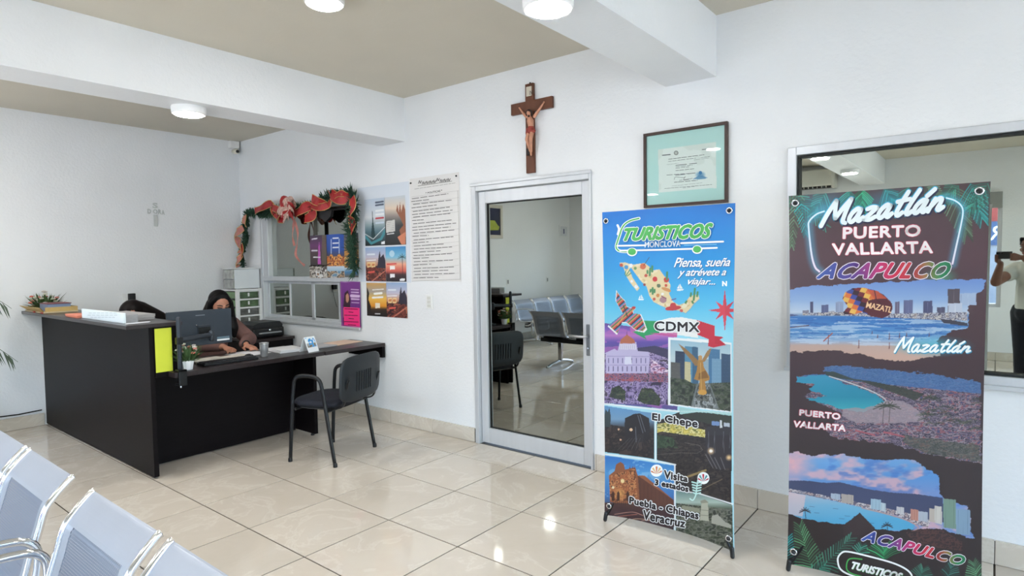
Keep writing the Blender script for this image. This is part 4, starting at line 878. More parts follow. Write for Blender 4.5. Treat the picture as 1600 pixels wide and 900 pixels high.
for p_, c in (([(130, 530), (250, 515), (330, 540), (450, 560)], (226, 170, 150)), ([(190, 585), (270, 560), (380, 570)], (240, 200, 170)), ([(150, 545), (280, 530)], (210, 130, 110)), ([(260, 600), (330, 570), (420, 580)], (226, 180, 160))): P.line([tuple(q) for q in smoothpath(c3(*p_), 6)], 1.5, c, .85)
for k in range(12): P.line(c3((120+14*k, 432), (120+14*k, 465)), 1.2, (44, 30, 32), .8)
# ruins photograph
ru = c3((542, 372), (700, 398), (920, 470), (925, 806), (540, 672)); m_ = P.pmask(ru); P.grad(m_, [(770, (120, 150, 146)), (785, (176, 196, 186)), (797, (70, 80, 64)), (830, (60, 68, 52)), (870, (74, 78, 70))])
P.speckle(m_*(P.py > 786+(P.px-1056)*.12), [(48, 58, 44), (70, 80, 62), (96, 100, 88), (120, 122, 112), (56, 62, 54), (40, 48, 38)], 6, 4, 70)
P.poly(c3((712, 450), (755, 450), (762, 575), (700, 570)), (186, 186, 168)); P.poly(c3((705, 440), (735, 430), (762, 452), (708, 456)), (150, 150, 134)); P.line(c3((708, 500), (760, 505)), 1.2, (110, 112, 100)); P.line(c3((708, 535), (760, 540)), 1.2, (110, 112, 100))
P.poly(c3((780, 540), (820, 530), (870, 580), (910, 600), (910, 625), (780, 590)), (176, 176, 164)); P.poly(c3((580, 470), (700, 490), (700, 520), (580, 500)), (150, 152, 132))
for k in range(9): P.line(c3((640+12*k, 600+5*k), (740+20*k, 720+8*k)), .8, (140, 142, 132), .6)
# white rules between the pictures
for p_, w_ in ((c2((54, 604), (330, 634), (560, 656)), 2.8), (c2((560, 655), (740, 655), (914, 672)), 1.0), (c2((403, 668), (404, 900)), 2.4), (c3((404, 0), (404, 166)), 2.4), (c3((58, 126), (330, 160), (538, 198)), 2.8), (c3((533, 196), (533, 672)), 2.8), (c3((536, 366), (700, 392), (922, 462)), 2.6)): P.line(p_, w_, (246, 248, 250))
# flag ribbon, bird
P.poly(c1((300, 818), (420, 822), (430, 900)) + c2((430, 130), (330, 150), (345, 175), (300, 150), (250, 122), (310, 110), (330, 60)), (30, 160, 98)); P.poly(c1((420, 822), (500, 800), (580, 796), (700, 818), (690, 900)) + c2((690, 165), (600, 150), (430, 130)), (244, 246, 246)); P.poly(c2((682, 44), (802, 82), (800, 160), (878, 210), (790, 228), (756, 218), (760, 172), (686, 142)), (206, 40, 66))
P.poly(c2((800, 150), (862, 158), (835, 175), (880, 212), (800, 200)), (196, 34, 60)); P.poly(c2((360, 130), (548, 128), (548, 158), (480, 150)), (196, 84, 150), .8)
bird = [(145, 625), (170, 660), (200, 690), (210, 725), (235, 735), (262, 728), (268, 740), (250, 755), (255, 770), (300, 775), (320, 820), (338, 870), (320, 890), (270, 880), (210, 830), (180, 830), (160, 880), (150, 905), (90, 850), (150, 800), (185, 770), (165, 735), (140, 690)]
P.poly([(x*1.0, y) for x, y in c1(*[( (x-205)*1.07+205, (y-765)*1.07+765) for x, y in bird])], (246, 248, 250)); bm_ = P.pmask(c1(*bird))
ti = np.floor(((P.px*.8+P.py*.9)/2.3)).astype(int) % 6; P.fill(bm_, np.array([(200, 60, 70), (40, 44, 60), (70, 140, 190), (216, 110, 140), (60, 130, 90), (214, 150, 90)], float)[ti]); P.disc(*c1((258, 732))[0], 3, 2.4, (190, 60, 60)); P.line(c1((190, 720), (215, 790)), 2.4, (60, 66, 60)); P.line(c1((205, 760), (150, 850)), 1.6, (230, 180, 90))
# eight-point star
(sx_, sy_), = c1((868, 750)); st = []
for k in range(16):
    a = PI*k/8-PI/2; L = [33, 9, 22, 9][k % 4] if k % 8 in (0, 4, 2, 6) or True else 9
    L = 34 if k % 8 == 0 else (29 if k % 8 == 4 else (21 if k % 4 == 2 else 8)); st.append((sx_+L*math.cos(a)*(.92 if k % 8 == 4 else 1), sy_+L*math.sin(a)))
P.poly(st, (222, 66, 84)); P.fill(P.pmask(st)*(P.px > sx_), (196, 50, 72), .5)
link('vinyl_sheet', P.mesh('vinyl_sheet', .002, .66), INKG, b1)
S1f = lambda x, z: float(ripple1(np.array(x), np.array(z)))
ik = Ink(-.70, S1f, .0012, .78)
WH = (246, 250, 252); GR = (74, 176, 86)
for col, wd in ((WH, 4.6), (GR, 2.2)):
    ik.stroke(c1((295, 134), (240, 148), (200, 172), (178, 205), (165, 245), (152, 285), (143, 320), (150, 342), (175, 354), (230, 356)), wd, col); ik.stroke(c1((150, 180), (160, 205), (152, 240)), wd*.7, col) if col == WH else None; ik.up()
ik.stroke(c1((150, 318), (340, 314)), 2.6, WH, False); ik.stroke(c1((578, 300), (856, 289)), 2.8, WH, False); ik.stroke(c1((170, 350), (420, 345), (640, 338), (814, 331)), 2.6, WH, False); ik.stroke(c1((600, 314), (810, 308)), 1.2, (120, 200, 240), False)
for x, y in ((250, 357), (685, 341)):
    ik.disc(*c1((x, y+2))[0], 8.0, 6.6, WH, 20); ik.up(); ik.disc(*c1((x, y))[0], 6.2, 5.2, GR, 20)
ik.up()
q = c1((206, 204), (786, 168), (776, 262), (196, 282))
for off, col in ((2.5, WH), (1.35, GR)): ik.bold('TURISTICOS', q, col, off, .32, 1.0); ik.up()
ik.bold('MONCLOVA', c1((340, 292), (578, 283), (576, 322), (338, 328)), (236, 246, 252), .3, 0, 1.05)
ik.obj('logo_lettering', b1, INKG, 'green and white TURISTICOS MONCLOVA bus logo')
ik = Ink(-.70, S1f, .0012, .78)
for body, q in (('Piensa, sueña', c1((535, 398), (905, 396), (900, 462), (528, 470))), ('y atrévete a', c1((558, 472), (878, 470), (872, 530), (552, 536))), ('viajar...', c1((625, 534), (806, 540), (802, 590), (620, 590)))):
    ik.layer = 1; ik.text(body, q, (40, 92, 150), .022, .35, .95, .5, .9); ik.up(); ik.text(body, q, WH, .012, .35, .95)
ik.obj('slogan_lettering', b1, INKG, 'white slanted slogan lettering')
ik = Ink(-.70, S1f, .0012, .78); ik.text('N', c1((852, 556), (880, 556), (880, 586), (852, 586)), WH, .05); ik.obj('compass_letter', b1, INKG)
def black_text(body, q, off=.03, name='place_lettering', sh=0.0, back=.05):
    k = Ink(-.70, S1f, .0014, .78); k.bold(body, q, WH, 2.0, sh, 1.06); k.up(); k.bold(body, q, (30, 22, 28), .65, sh, 1.06); k.obj(name, b1, INKG)
black_text('CDMX', c2((402, 52), (696, 60), (696, 124), (402, 112)), .025, 'place_lettering', 0, .055)
black_text('El Chepe', c2((382, 668), (690, 708), (686, 778), (380, 726)), .02)
black_text('Visita', c3((462, 236), (622, 272), (618, 312), (462, 290)), .02); black_text('3 estados', c3((402, 296), (624, 340), (622, 380), (400, 332)), .02)
black_text('Puebla - Chiapas', c3((232, 412), (692, 512), (690, 580), (230, 468)), .012); black_text('Veracruz', c3((326, 500), (604, 566), (598, 618), (322, 560)), .015)
for (x, y), cs in (((410, 238), ((222, 130, 80), (236, 190, 120))), ((728, 285), ((190, 50, 70), (70, 150, 160)))):
    ik = Ink(-.70, S1f, .0014, .78); (a, b_), = c3((x, y)); ik.disc(a, b_, 9.5, 9.5, WH, 20); ik.up()
    for k in range(5):
        an = PI+PI*k/4; ik.poly([(a, b_+5), (a+8*math.cos(an-.2), b_+1+7*math.sin(an-.2)), (a+8.5*math.cos(an), b_+1+8*math.sin(an)), (a+8*math.cos(an+.2), b_+1+7*math.sin(an+.2))], cs[k % 2])
    ik.obj('flower_print', b1, INKG)
ik = Ink(-.70, S1f, .0016, .78)
ik.stroke(c3((690, 300), (682, 350), (675, 400), (655, 435), (635, 425)), 2.0, (200, 236, 232))
for k in range(5): ik.stroke(c3((683-1.5*k, 320+18*k), (650+2*k, 312+18*k)), 2.2, (190, 232, 228), False); ik.stroke(c3((683-1.5*k, 320+18*k), (715-2*k, 312+18*k)), 2.2, (190, 232, 228), False)
ik.obj('leaf_print', b1, INKG)
eyelets(b1, [(A0+.025, AZ1-.05), (A1-.028, AZ1-.035), (A0+.03, AZ0+.06), (A1-.03, AZ0+.06)], -.70)
stand(b1, A0, A1, AZ1, -.70)
# ---------------- dark banner
B0, B1_, BZ0, BZ1 = 6.328, 7.066, .03, 1.783
b2 = thing('banner', 'dark travel banner with palm leaves and beach photographs before the mirrored window', 'banner', ((B0+B1_)/2, -.665, 0), group='standing travel banners')
P = banner_print(B0, B1_, BZ0, BZ1, ripple2, 400, 860, .02, (52, 38, 42)); one = np.ones(P.px.shape)
P.grad(one, [(285, (80, 60, 66)), (400, (90, 64, 72)), (560, (70, 50, 56)), (700, (50, 38, 42)), (900, (40, 30, 33))])  # upper ground painted lighter, putting the vinyl's gloss into the colour
d1_ = crop(1210, 280, 4.09); d2_ = crop(1210, 440, 4.09); d3_ = crop(1210, 680, 4.09)
def fr2(base, tip, n, ll, col, seed, wdt=2.2):
    rnd = random.Random(seed); (x0, y0), (x1, y1) = base, tip; L = math.hypot(x1-x0, y1-y0); dx, dy = (x1-x0)/L, (y1-y0)/L
    P.line([base, tip], 1.2, [q*.7 for q in col])
    for k in range(n):
        t = .05+.95*k/n; px_, py_ = x0+dx*L*t, y0+dy*L*t; l = ll*(1-.55*t)
        for s_ in (-1, 1):
            an = math.atan2(dy, dx)+s_*(1.0-.55*t); e = (px_+l*math.cos(an), py_+l*math.sin(an)+l*.18); kk = rnd.uniform(.55, 1.25); mcol = [min(255, max(0, q*kk)) for q in col]
            mm_ = ((px_+e[0])/2, (py_+e[1])/2-l*.05); P.line([(px_, py_), mm_, e], wdt, mcol, .9)
TE = (60, 150, 128); T2 = (40, 170, 168); T3 = (96, 140, 104)
for (a, b_, n, l, c) in (((95, 70), (330, 300), 15, 95, TE), ((140, 60), (110, 440), 16, 70, T3), ((170, 150), (200, 360), 10, 60, T2), ((330, 80), (240, 230), 10, 80, TE), ((480, 70), (470, 190), 10, 90, (50, 170, 150)), ((560, 60), (560, 180), 10, 90, (40, 190, 130)), ((700, 60), (760, 150), 9, 90, T2), ((860, 50), (840, 150), 9, 90, TE), ((960, 40), (1060, 120), 9, 90, (110, 150, 120)), ((1130, 30), (1230, 360), 17, 130, T3), ((1250, 20), (1330, 260), 15, 120, T2), ((1180, 40), (1080, 130), 10, 90, TE), ((1370, 20), (1240, 200), 12, 100, TE)):
    fr2(d1_(a)[0], d1_(b_)[0], n, l/4.09, c, int(a[0]))
P.fill(np.clip(1-np.hypot((P.px-1290)/60, (P.py-322)/28), 0, 1), (60, 190, 230), .55); P.fill(np.clip(1-np.hypot((P.px-1400)/80, (P.py-318)/26), 0, 1), (60, 190, 230), .5)
# neon frame glow
neon = d1_((320, 205), (270, 225), (225, 270), (222, 320), (240, 480), (262, 560), (290, 590)); neon2 = d1_((1100, 120), (1150, 135), (1190, 165), (1205, 205), (1195, 280), (1160, 440), (1138, 540))
for q in (neon, neon2):
    q = [tuple(v) for v in smoothpath(q, 5)]; P.line(q, 8, (90, 180, 220), .5, 7)
P.fill(np.clip(1-np.hypot((P.px-1470)/30, (P.py-432)/16), 0, 1), (90, 210, 160), .7)
# torn-edge photographs
def torn(pts, seed, amp=5):
    P_ = np.array(pts, float); m = np.zeros(P.px.shape); sx_, sy_ = P.px.copy(), P.py.copy()
    ox = (P.n(14, 5, seed)-.5)*amp*3; oy = (P.n(10, 4, seed+5)-.5)*amp*2.2
    Q = Print.__new__(Print); Q.px, Q.py = sx_+ox, sy_+oy; return Q.pmask(pts)
m_ = torn(d1_((90, 705), (200, 690), (500, 668), (1000, 645), (1345, 640), (1335, 700), (1250, 780), (1235, 880)) + d2_((1240, 300), (1120, 320), (1040, 380), (1060, 470), (920, 500), (800, 510), (400, 440), (100, 450), (85, 300)), 3, 3)
P.grad(m_, [(440, (116, 152, 216)), (470, (150, 182, 226)), (488, (196, 212, 232)), (491, (150, 170, 200)), (496, (50, 116, 190)), (520, (90, 150, 206)), (532, (150, 180, 216)), (540, (196, 170, 160)), (556, (206, 172, 158))])
P.fill(m_*((P.py > 498) & (P.py < 540) & (P.n(40, 2.2, 7) > .57)), (196, 214, 236), .7); P.fill(m_*((P.py > 500) & (P.py < 530) & (P.n(30, 2, 9) < .40)), (40, 96, 170), .6)
for x0, x1, yt, yb, c in ((228, 248, 130, 210, (70, 74, 110)), (300, 345, 150, 205, (90, 100, 140)), (390, 440, 130, 205, (150, 164, 196)), (825, 885, 120, 210, (104, 110, 150)), (950, 1010, 125, 220, (80, 84, 120)), (1108, 1185, 48, 210, (90, 80, 90)), (1040, 1090, 165, 225, (84, 84, 110)), (770, 800, 130, 210, (110, 104, 130)), (1185, 1290, 75, 150, (170, 190, 220)), (1110, 1200, 140, 230, (196, 206, 226)), (180, 220, 185, 212, (130, 130, 150)), (345, 385, 190, 214, (170, 170, 180))):
    P.poly(d2_((x0, yt), (x1, yt-3), (x1, yb), (x0, yb)), c); P.line(d2_(((x0+x1)/2, yt+8), ((x0+x1)/2, yb)), .9, [min(255, q+60) for q in c], .8); P.line(d2_((x0+8, yt+8), (x0+8, yb)), .8, [q*.6 for q in c], .8)
P.speckle(P.pmask(d2_((180, 200), (440, 195), (780, 205), (1230, 195), (1235, 250), (1060, 245), (760, 230), (440, 218), (180, 216))), [(120, 120, 140), (190, 190, 200), (90, 90, 110), (206, 200, 196), (150, 140, 140)], 5, 3, 15)
P.poly(d2_((1060, 240), (1130, 245), (1235, 265), (1235, 285), (1150, 275), (1080, 265)), (60, 60, 76)); P.poly(d2_((85, 205), (160, 215), (85, 225)), (80, 90, 130)); P.line(d2_((90, 295), (220, 280)), 2, (90, 60, 70))
# parasail canopy
pc = d2_((435, 110), (450, 70), (500, 42), (570, 38), (640, 55), (700, 85), (745, 130), (755, 170), (735, 215), (690, 235), (620, 222), (560, 195), (500, 212), (450, 210), (440, 195), (470, 160)); pm = P.pmask(pc)
gx = np.floor((P.px-1316+(P.py-450)*.5)/10.0).astype(int); gy = np.floor((P.py-448-(P.px-1316)*.28)/7.5).astype(int)
P.fill(pm, np.array([(226, 118, 60), (56, 30, 44), (240, 190, 90), (64, 80, 160), (120, 40, 50)], float)[(gx*3+gy*2) % 5]); P.poly(d2_((600, 120), (700, 100), (752, 140), (755, 175), (735, 215), (690, 235), (620, 222), (575, 190)), (92, 36, 46)); P.poly(d2_((590, 50), (660, 60), (720, 110), (640, 110)), (206, 90, 56), .9); P.line(d2_((640, 60), (650, 110), (680, 140)), 2, (70, 26, 40))
P.line(d2_((470, 215), (380, 330)), .5, (200, 210, 230)); P.line(d2_((560, 200), (385, 330)), .5, (200, 210, 230))
for x, y, h in ((345, 370, 60), (540, 400, 50), (735, 350, 40), (800, 345, 30), (735, 410, 40), (845, 340, 22), (660, 350, 18), (990, 340, 22), (625, 325, 16)): P.line(d2_((x, y-h/2), (x, y+h/2)), 1.5, (120, 60, 60)); P.line(d2_((x-5, y+h/2), (x, y)), 1.0, (70, 44, 54))
P.line(d2_((315, 380), (370, 330)), 2.4, (170, 90, 80)); P.fill(np.clip(1-np.hypot((P.px-1458)/68, (P.py-541)/18), 0, 1), (60, 190, 220), .85)
# the bay photograph
m_ = torn(d2_((310, 540), (400, 530), (640, 555), (1000, 590), (1315, 640), (1320, 900)) + d3_((1325, 180), (1140, 150), (900, 100), (780, 60), (600, 40), (400, 20), (330, -30)) + d2_((430, 850), (330, 790), (190, 740), (250, 690), (135, 610), (320, 590)), 23, 4)
P.speckle(m_, [(80, 70, 92), (120, 110, 130), (60, 54, 76), (150, 138, 150), (140, 90, 100), (72, 78, 116)], 9, 2.6, 24)
P.fill(m_*(P.py < 592+(P.px-1300)*.10), (64, 116, 176), .75)
P.poly(d2_((320, 575), (380, 575), (500, 620), (640, 640), (830, 680), (960, 720), (900, 760), (700, 690), (560, 640), (420, 620), (330, 600)), (52, 60, 52), .85)
mw = torn(d2_((135, 605), (330, 600), (420, 640), (600, 700), (690, 745), (700, 775), (640, 800), (560, 830), (430, 820), (330, 780), (190, 745), (330, 735), (220, 690), (250, 660), (150, 640)), 27, 3); P.grad(mw, [(590, (56, 150, 186)), (620, (30, 140, 170)), (645, (70, 176, 190))])
P.line([tuple(q) for q in smoothpath(d2_((350, 605), (460, 640), (610, 695), (700, 745), (705, 775), (640, 805)), 6)], 2.2, (226, 226, 226), .9)
P.fill(torn(d2_((430, 820), (640, 800), (720, 760), (820, 770), (940, 830), (960, 900), (520, 900), (420, 860)), 31, 3), (166, 152, 160), .8)
for k in range(26):
    rnd = random.Random(k); x = rnd.uniform(900, 1310); y = rnd.uniform(700, 900)+ (x-900)*.12
    for j in range(7):
        an = PI+PI*j/6; P.line(d2_((x, y), (x+42*math.cos(an), y+20*math.sin(an)+14*abs(math.cos(an)))), 1.3, (48, 60, 48) if k % 2 else (84, 92, 74), .85)
for x, y in ((700, 790), (740, 790), (990, 740)):
    P.line(d2_((x, y), (x-8, y+110)), 1.4, (64, 56, 56))
    for j in range(8):
        an = PI*1.05+PI*.9*j/7; P.line(d2_((x, y), (x+70*math.cos(an), y+28*math.sin(an)+30*abs(math.cos(an)))), 1.8, (58, 66, 56))
P.fill(torn(d3_((820, 0), (1320, 60), (1320, 170), (1000, 120), (840, 60)), 41, 4), (66, 78, 60), .55)
for p_ in ([(360, -60), (420, -40)], [(520, -30), (640, 0)], [(700, -20), (830, 10)]): P.line(d3_(*p_), 3, (190, 90, 100), .8)
# the sunset bay photograph
m_ = torn(d3_((65, 120), (140, 105), (260, 130), (430, 120), (560, 145), (690, 165), (820, 150), (900, 165), (1000, 230), (1050, 260), (1050, 330), (1080, 400), (1240, 460), (1250, 600), (1280, 660), (1190, 640), (1080, 600), (960, 600), (800, 610), (640, 600), (540, 500), (450, 575), (240, 545), (60, 500)), 33, 3)
P.grad(m_, [(700, (150, 170, 216)), (722, (110, 166, 222)), (745, (90, 150, 214)), (770, (120, 150, 206))])
P.fill(m_*np.clip((P.n(26, 14, 35)-.45)*4, 0, 1), (228, 178, 186), .8); P.fill(m_*np.clip(1-np.hypot((P.px-1240)/40, (P.py-730)/30), 0, 1), (240, 180, 186), .9); P.fill(m_*np.clip((P.n(20, 10, 38)-.52)*5, 0, 1)*(P.px > 1290), (70, 120, 196), .7)
P.poly(d3_((62, 290), (200, 290), (330, 305), (420, 300), (600, 345), (760, 368), (900, 375), (1075, 400), (1085, 560), (900, 520), (700, 480), (480, 430), (200, 390), (62, 360)), (62, 72, 108))
P.grad(m_*P.pmask(d3_((58, 355), (220, 385), (420, 430), (640, 480), (800, 525), (900, 575), (880, 612), (640, 604), (540, 500), (450, 578), (240, 546), (58, 505))), [(765, (190, 190, 206)), (790, (120, 180, 214)), (815, (84, 170, 214))])
P.fill(m_*P.pmask(d3_((58, 355), (200, 385), (180, 520), (58, 500))), (226, 196, 200), .7)
P.speckle(P.pmask(d3_((62, 335), (220, 365), (420, 405), (640, 450), (860, 500), (1000, 540), (980, 590), (900, 570), (800, 520), (620, 475), (420, 428), (220, 382), (62, 352))), [(140, 140, 156), (210, 200, 200), (96, 92, 112), (180, 160, 160)], 4, 4, 44)
for x0, x1, yt, yb, c in ((362, 420, 370, 415, (170, 186, 206)), (428, 505, 375, 440, (176, 166, 160)), (616, 680, 405, 480, (160, 190, 210)), (680, 712, 430, 490, (190, 206, 216)), (870, 920, 470, 550, (196, 140, 126)), (920, 980, 485, 555, (176, 186, 200)), (990, 1030, 465, 560, (190, 180, 170)), (1025, 1070, 450, 570, (206, 202, 196)), (1080, 1160, 405, 600, (120, 150, 136)), (1160, 1250, 470, 640, (130, 160, 186)), (780, 830, 455, 510, (200, 200, 206))):
    P.poly(d3_((x0, yt), (x1, yt+8), (x1, yb), (x0, yb-10)), c)
    for k in range(3): xx = x0+(x1-x0)*(k+.5)/3; P.line(d3_((xx, yt+10), (xx, yb-8)), .7, [q*.62 for q in c], .8)
P.line([tuple(q) for q in smoothpath(d3_((560, 465), (740, 510), (860, 550), (920, 590), (870, 620)), 5)], 2.4, (196, 150, 140), .8)
P.poly(d3_((440, 580), (545, 495), (640, 590), (640, 640), (440, 640)), (52, 38, 42)); P.speckle(P.pmask(d3_((840, 620), (960, 600), (1080, 610), (1200, 680), (1200, 740), (900, 700))), [(52, 36, 40), (80, 50, 50), (44, 32, 36)], 5, 4, 47)
for x, y in ((195, 480), (720, 575)):
    for j in range(8): an = PI+PI*j/7; P.line(d3_((x, y), (x+36*math.cos(an), y+22*math.sin(an)+16*abs(math.cos(an)))), 1.7, (44, 36, 40))
    P.line(d3_((x, y), (x+6, y+50)), 1.5, (44, 36, 40))
for x, y in ((240, 455), (390, 468), (270, 495), (430, 532), (465, 515), (620, 560)): P.line(d3_((x-16, y), (x+16, y+3)), 1.1, (60, 84, 110))
for (a, b_, n, l, c) in (((60, 860), (90, 640), 12, 90, T2), ((240, 860), (160, 570), 16, 120, (90, 160, 110)), ((280, 870), (490, 650), 14, 110, (70, 140, 120)), ((700, 800), (700, 720), 8, 150, (50, 180, 110)), ((240, 900), (330, 830), 7, 90, TE), ((540, 760), (560, 700), 5, 70, TE), ((930, 920), (950, 850), 7, 90, (60, 130, 110)), ((1110, 920), (1140, 820), 8, 80, (50, 120, 110)), ((1300, 930), (1270, 810), 9, 90, (90, 150, 110))):
    fr2(d3_(a)[0], d3_(b_)[0], n, l/4.09, c, int(a[0])+3)
link('vinyl_sheet', P.mesh('vinyl_sheet', .002, .66), INKG, b2)
S2f = lambda x, z: float(ripple2(np.array(x), np.array(z)))
MZ = [[(0, 0), (.16, .5), (.38, 1.0)], [(.38, 1), (.46, .6), (.58, .25)], [(.58, .25), (.8, .65), (1.05, 1.0)], [(1.05, 1), (.98, .5), (.98, .08), (1.12, .0)]]
def la(x): return [[(x+.46, .48), (x+.3, .54), (x+.1, .36), (x+.06, .12), (x+.2, .0), (x+.36, .14), (x+.48, .5)], [(x+.48, .5), (x+.44, .15), (x+.54, .0), (x+.7, .14)]]
MZ += la(1.2)+[[(1.98, .46), (2.2, .52), (2.42, .48)], [(2.42, .48), (2.2, .25), (1.98, .04)], [(1.98, .04), (2.25, .0), (2.5, .1)]]+la(2.55)+[[(3.62, .98), (3.5, .5), (3.46, .12), (3.58, .0), (3.74, .12)], [(3.3, .6), (3.55, .63), (3.85, .66)], [(4.12, 1.0), (3.98, .5), (3.92, .12), (4.04, .0), (4.2, .12)]]+la(4.22)+[[(4.6, .68), (4.82, .95)], [(5.08, .52), (5.02, .25), (5.0, .0)], [(5.02, .2), (5.2, .48), (5.38, .5), (5.42, .3), (5.4, .08), (5.5, .0), (5.66, .12)]]
def script(ik, quad, wd, col, dx=0, dy=0):
    tl, tr, br, bl = [np.array(q, float) for q in quad]
    for s_ in MZ:
        out = []
        for x, y in s_:
            u = (x+y*.30)/5.95; q = (bl*(1-u)+br*u)*(1-y)+(tl*(1-u)+tr*u)*y; out.append((q[0]+dx, q[1]+dy))
        ik.stroke(out, wd, col, True, False, 5)
ik = Ink(-.665, S2f, .001, .78); q = d1_((300, 150), (1150, 40), (1110, 190), (300, 300))
script(ik, q, 9.5, (66, 190, 228)); ik.up(); script(ik, q, 7.6, (36, 40, 74), 1.8, 2.0); ik.up(); script(ik, q, 6.6, (236, 248, 252)); ik.obj('script_lettering', b2, INKG, 'white brush script reading Mazatlán')
for q in (neon, neon2):
    ik = Ink(-.665, S2f, .001, .78); ik.stroke(q, 3.4, lambda x, y: tuple(np.array((110, 214, 240))*(1-min(1, max(0, (y-330)/90)))+np.array((236, 190, 226))*min(1, max(0, (y-330)/90)))); ik.up(); ik.stroke(q, 1.5, (240, 250, 255)); ik.obj('neon_frame_print', b2, INKG)
RG = (214, 58, 92)
ik = Ink(-.665, S2f, .001, .78)
for body, q in (('PUERTO', d1_((442, 310), (932, 292), (930, 362), (440, 380))), ('VALLARTA', d1_((372, 414), (1006, 398), (1010, 470), (376, 484)))):
    ik.layer = 1; ik.bold(body, q, RG, 1.7, 0, 1.08); ik.up(); ik.bold(body, q, (252, 244, 246), .9, 0, 1.08)
ik.obj('capital_lettering', b2, INKG, 'white capitals reading PUERTO VALLARTA with a red edge')
def rainbow(xa, xb): 
    st_ = [(0, (60, 92, 170)), (.25, (90, 60, 140)), (.42, (196, 50, 120)), (.58, (206, 40, 70)), (.72, (176, 60, 60)), (.82, (150, 130, 70)), (.92, (40, 140, 90)), (1, (30, 120, 80))]
    return lambda x, y: tuple(np.interp((x-xa)/(xb-xa), [s_[0] for s_ in st_], [s_[1][i] for s_ in st_]) for i in range(3))
ik = Ink(-.665, S2f, .001, .78); q = d1_((310, 540), (1130, 532), (1110, 632), (275, 632)); x_ = (q[0][0], q[1][0])
ik.bold('ACAPULCO', q, (246, 238, 248), 2.6, .35, 1.1); ik.up(); ik.bold('ACAPULCO', q, rainbow(*x_), 1.35, .35, 1.1); ik.obj('rainbow_lettering', b2, INKG, 'rainbow capitals reading ACAPULCO')
ik = Ink(-.665, S2f, .001, .78); q = d3_((590, 606), (1225, 775), (1200, 832), (558, 668)); x_ = (q[0][0], q[1][0])
ik.bold('ACAPULCO', q, (246, 238, 248), 2.0, .2, 1.1); ik.up(); ik.bold('ACAPULCO', q, rainbow(*x_), 1.0, .2, 1.1); ik.obj('rainbow_lettering', b2, INKG, 'small rainbow capitals reading ACAPULCO')
ik = Ink(-.665, S2f, .001, .78); q = d2_((770, 350), (1290, 385), (1270, 450), (768, 450)); script(ik, q, 4.4, (40, 150, 190), .8, 1); ik.up(); script(ik, q, 3.2, (244, 252, 252)); ik.obj('script_lettering', b2, INKG, 'small brush script reading Mazatlán')
ik = Ink(-.665, S2f, .001, .78)
for body, q in (('PUERTO', d2_((164, 818), (420, 845), (418, 882), (162, 852))), ('VALLARTA', d3_((128, -92), (456, -62), (452, -24), (122, -56)))):
    ik.layer = 1; ik.bold(body, q, RG, 1.3, 0, 1.05); ik.up(); ik.bold(body, q, (250, 244, 246), .6, 0, 1.05)
ik.obj('capital_lettering', b2, INKG, 'small white capitals reading PUERTO VALLARTA')
ik = Ink(-.665, S2f, .001, .78)
oval = [tuple(v) for v in smoothpath(d3_((405, 800), (425, 755), (470, 742), (600, 770), (760, 815), (850, 860), (880, 905), (850, 945), (760, 950), (600, 925), (440, 870)), 5, True)]
ik.add(oval, [tuple(range(len(oval)))], (40, 32, 34)); ik.up(); ik.stroke(oval, 2.6, (244, 248, 248), False, True); ik.stroke(d3_((560, 790), (500, 785), (470, 800), (462, 850), (490, 880), (560, 900)), 2.0, (70, 170, 84)); ik.up()
q = d3_((502, 805), (820, 880), (812, 925), (494, 848)); ik.text('TURISTICOS', q, (70, 160, 84), .05, .3, .95, .4, .8); ik.up(); ik.bold('TURISTICOS', q, (250, 252, 252), .8, .3, .98); ik.obj('logo_lettering', b2, INKG, 'white TURISTICOS logo in a dark oval')
ik = Ink(-.665, S2f, .001, .78); ik.text('MAZATL', d2_((590, 130), (752, 165), (745, 200), (585, 165)), (240, 196, 150), .02, .1, .95); ik.obj('canopy_lettering', b2, INKG)
eyelets(b2, [(B0+.028, BZ1-.035), (B1_-.034, BZ1-.035), (B0+.03, BZ0+.07), (B1_-.03, BZ0+.07)], -.665)
stand(b2, B0, B1_, BZ1, -.665)
# ================================================================ things on the walls
def flatbox(x0, x1, z0, z1, ya, yb, name, m, parent, bev=.001): return B().box(x0, x1, ya, yb, z0, z1, bev=bev).obj(name, m, parent)
# ---- crucifix
cr = thing('crucifix', 'dark wooden crucifix with a painted figure hung above the glass door', 'crucifix', (4.35, 0, 2.15))
WOODC = mat('brown_cross_wood', rgb(104, 62, 42), .5, noise=.25, nscale=10, stretch=(3, 1, 1))
flatbox(4.313, 4.388, 2.155, 2.815, -.026, -.004, 'upright', WOODC, cr, .002); flatbox(4.178, 4.558, 2.605, 2.688, -.030, -.006, 'crossbar', WOODC, cr, .002)
flatbox(4.326, 4.376, 2.722, 2.792, -.0305, -.0265, 'title_plate', mat('cream_plate', rgb(206, 196, 178), .6, noise=.08), cr)
ik = Ink(-.031, gap=.0006); q = [onY(829, 143, -.031), onY(836, 148, -.031)]; ik.text('INRI', [(827.6, 142), (835.6, 140.4), (835.6, 147), (827.6, 148.6)], (60, 44, 36), .01); ik.obj('title_lettering', cr)
B().cap((4.35, -.012, 2.815), (4.35, -.012, 2.822), .006).obj('hanging_loop', BLACKM, cr)
SK = mat('figure_skin_paint', rgb(196, 140, 112), .55, noise=.12, nscale=40)
def cp(px_, py_, y=-.05): v = onY(px_, py_, y); return Vector((v[0], y, v[2]))
fb = B(); c6 = lambda x, y, d=-.05: cp(740+x/4.5, 100+y/4.5, d)
fb.ball(c6(388, 345, -.065), (.017, .02, .022)).chain([c6(392, 368, -.055), c6(398, 400), c6(402, 430), c6(404, 462)], [.014, .026, .022, .020])
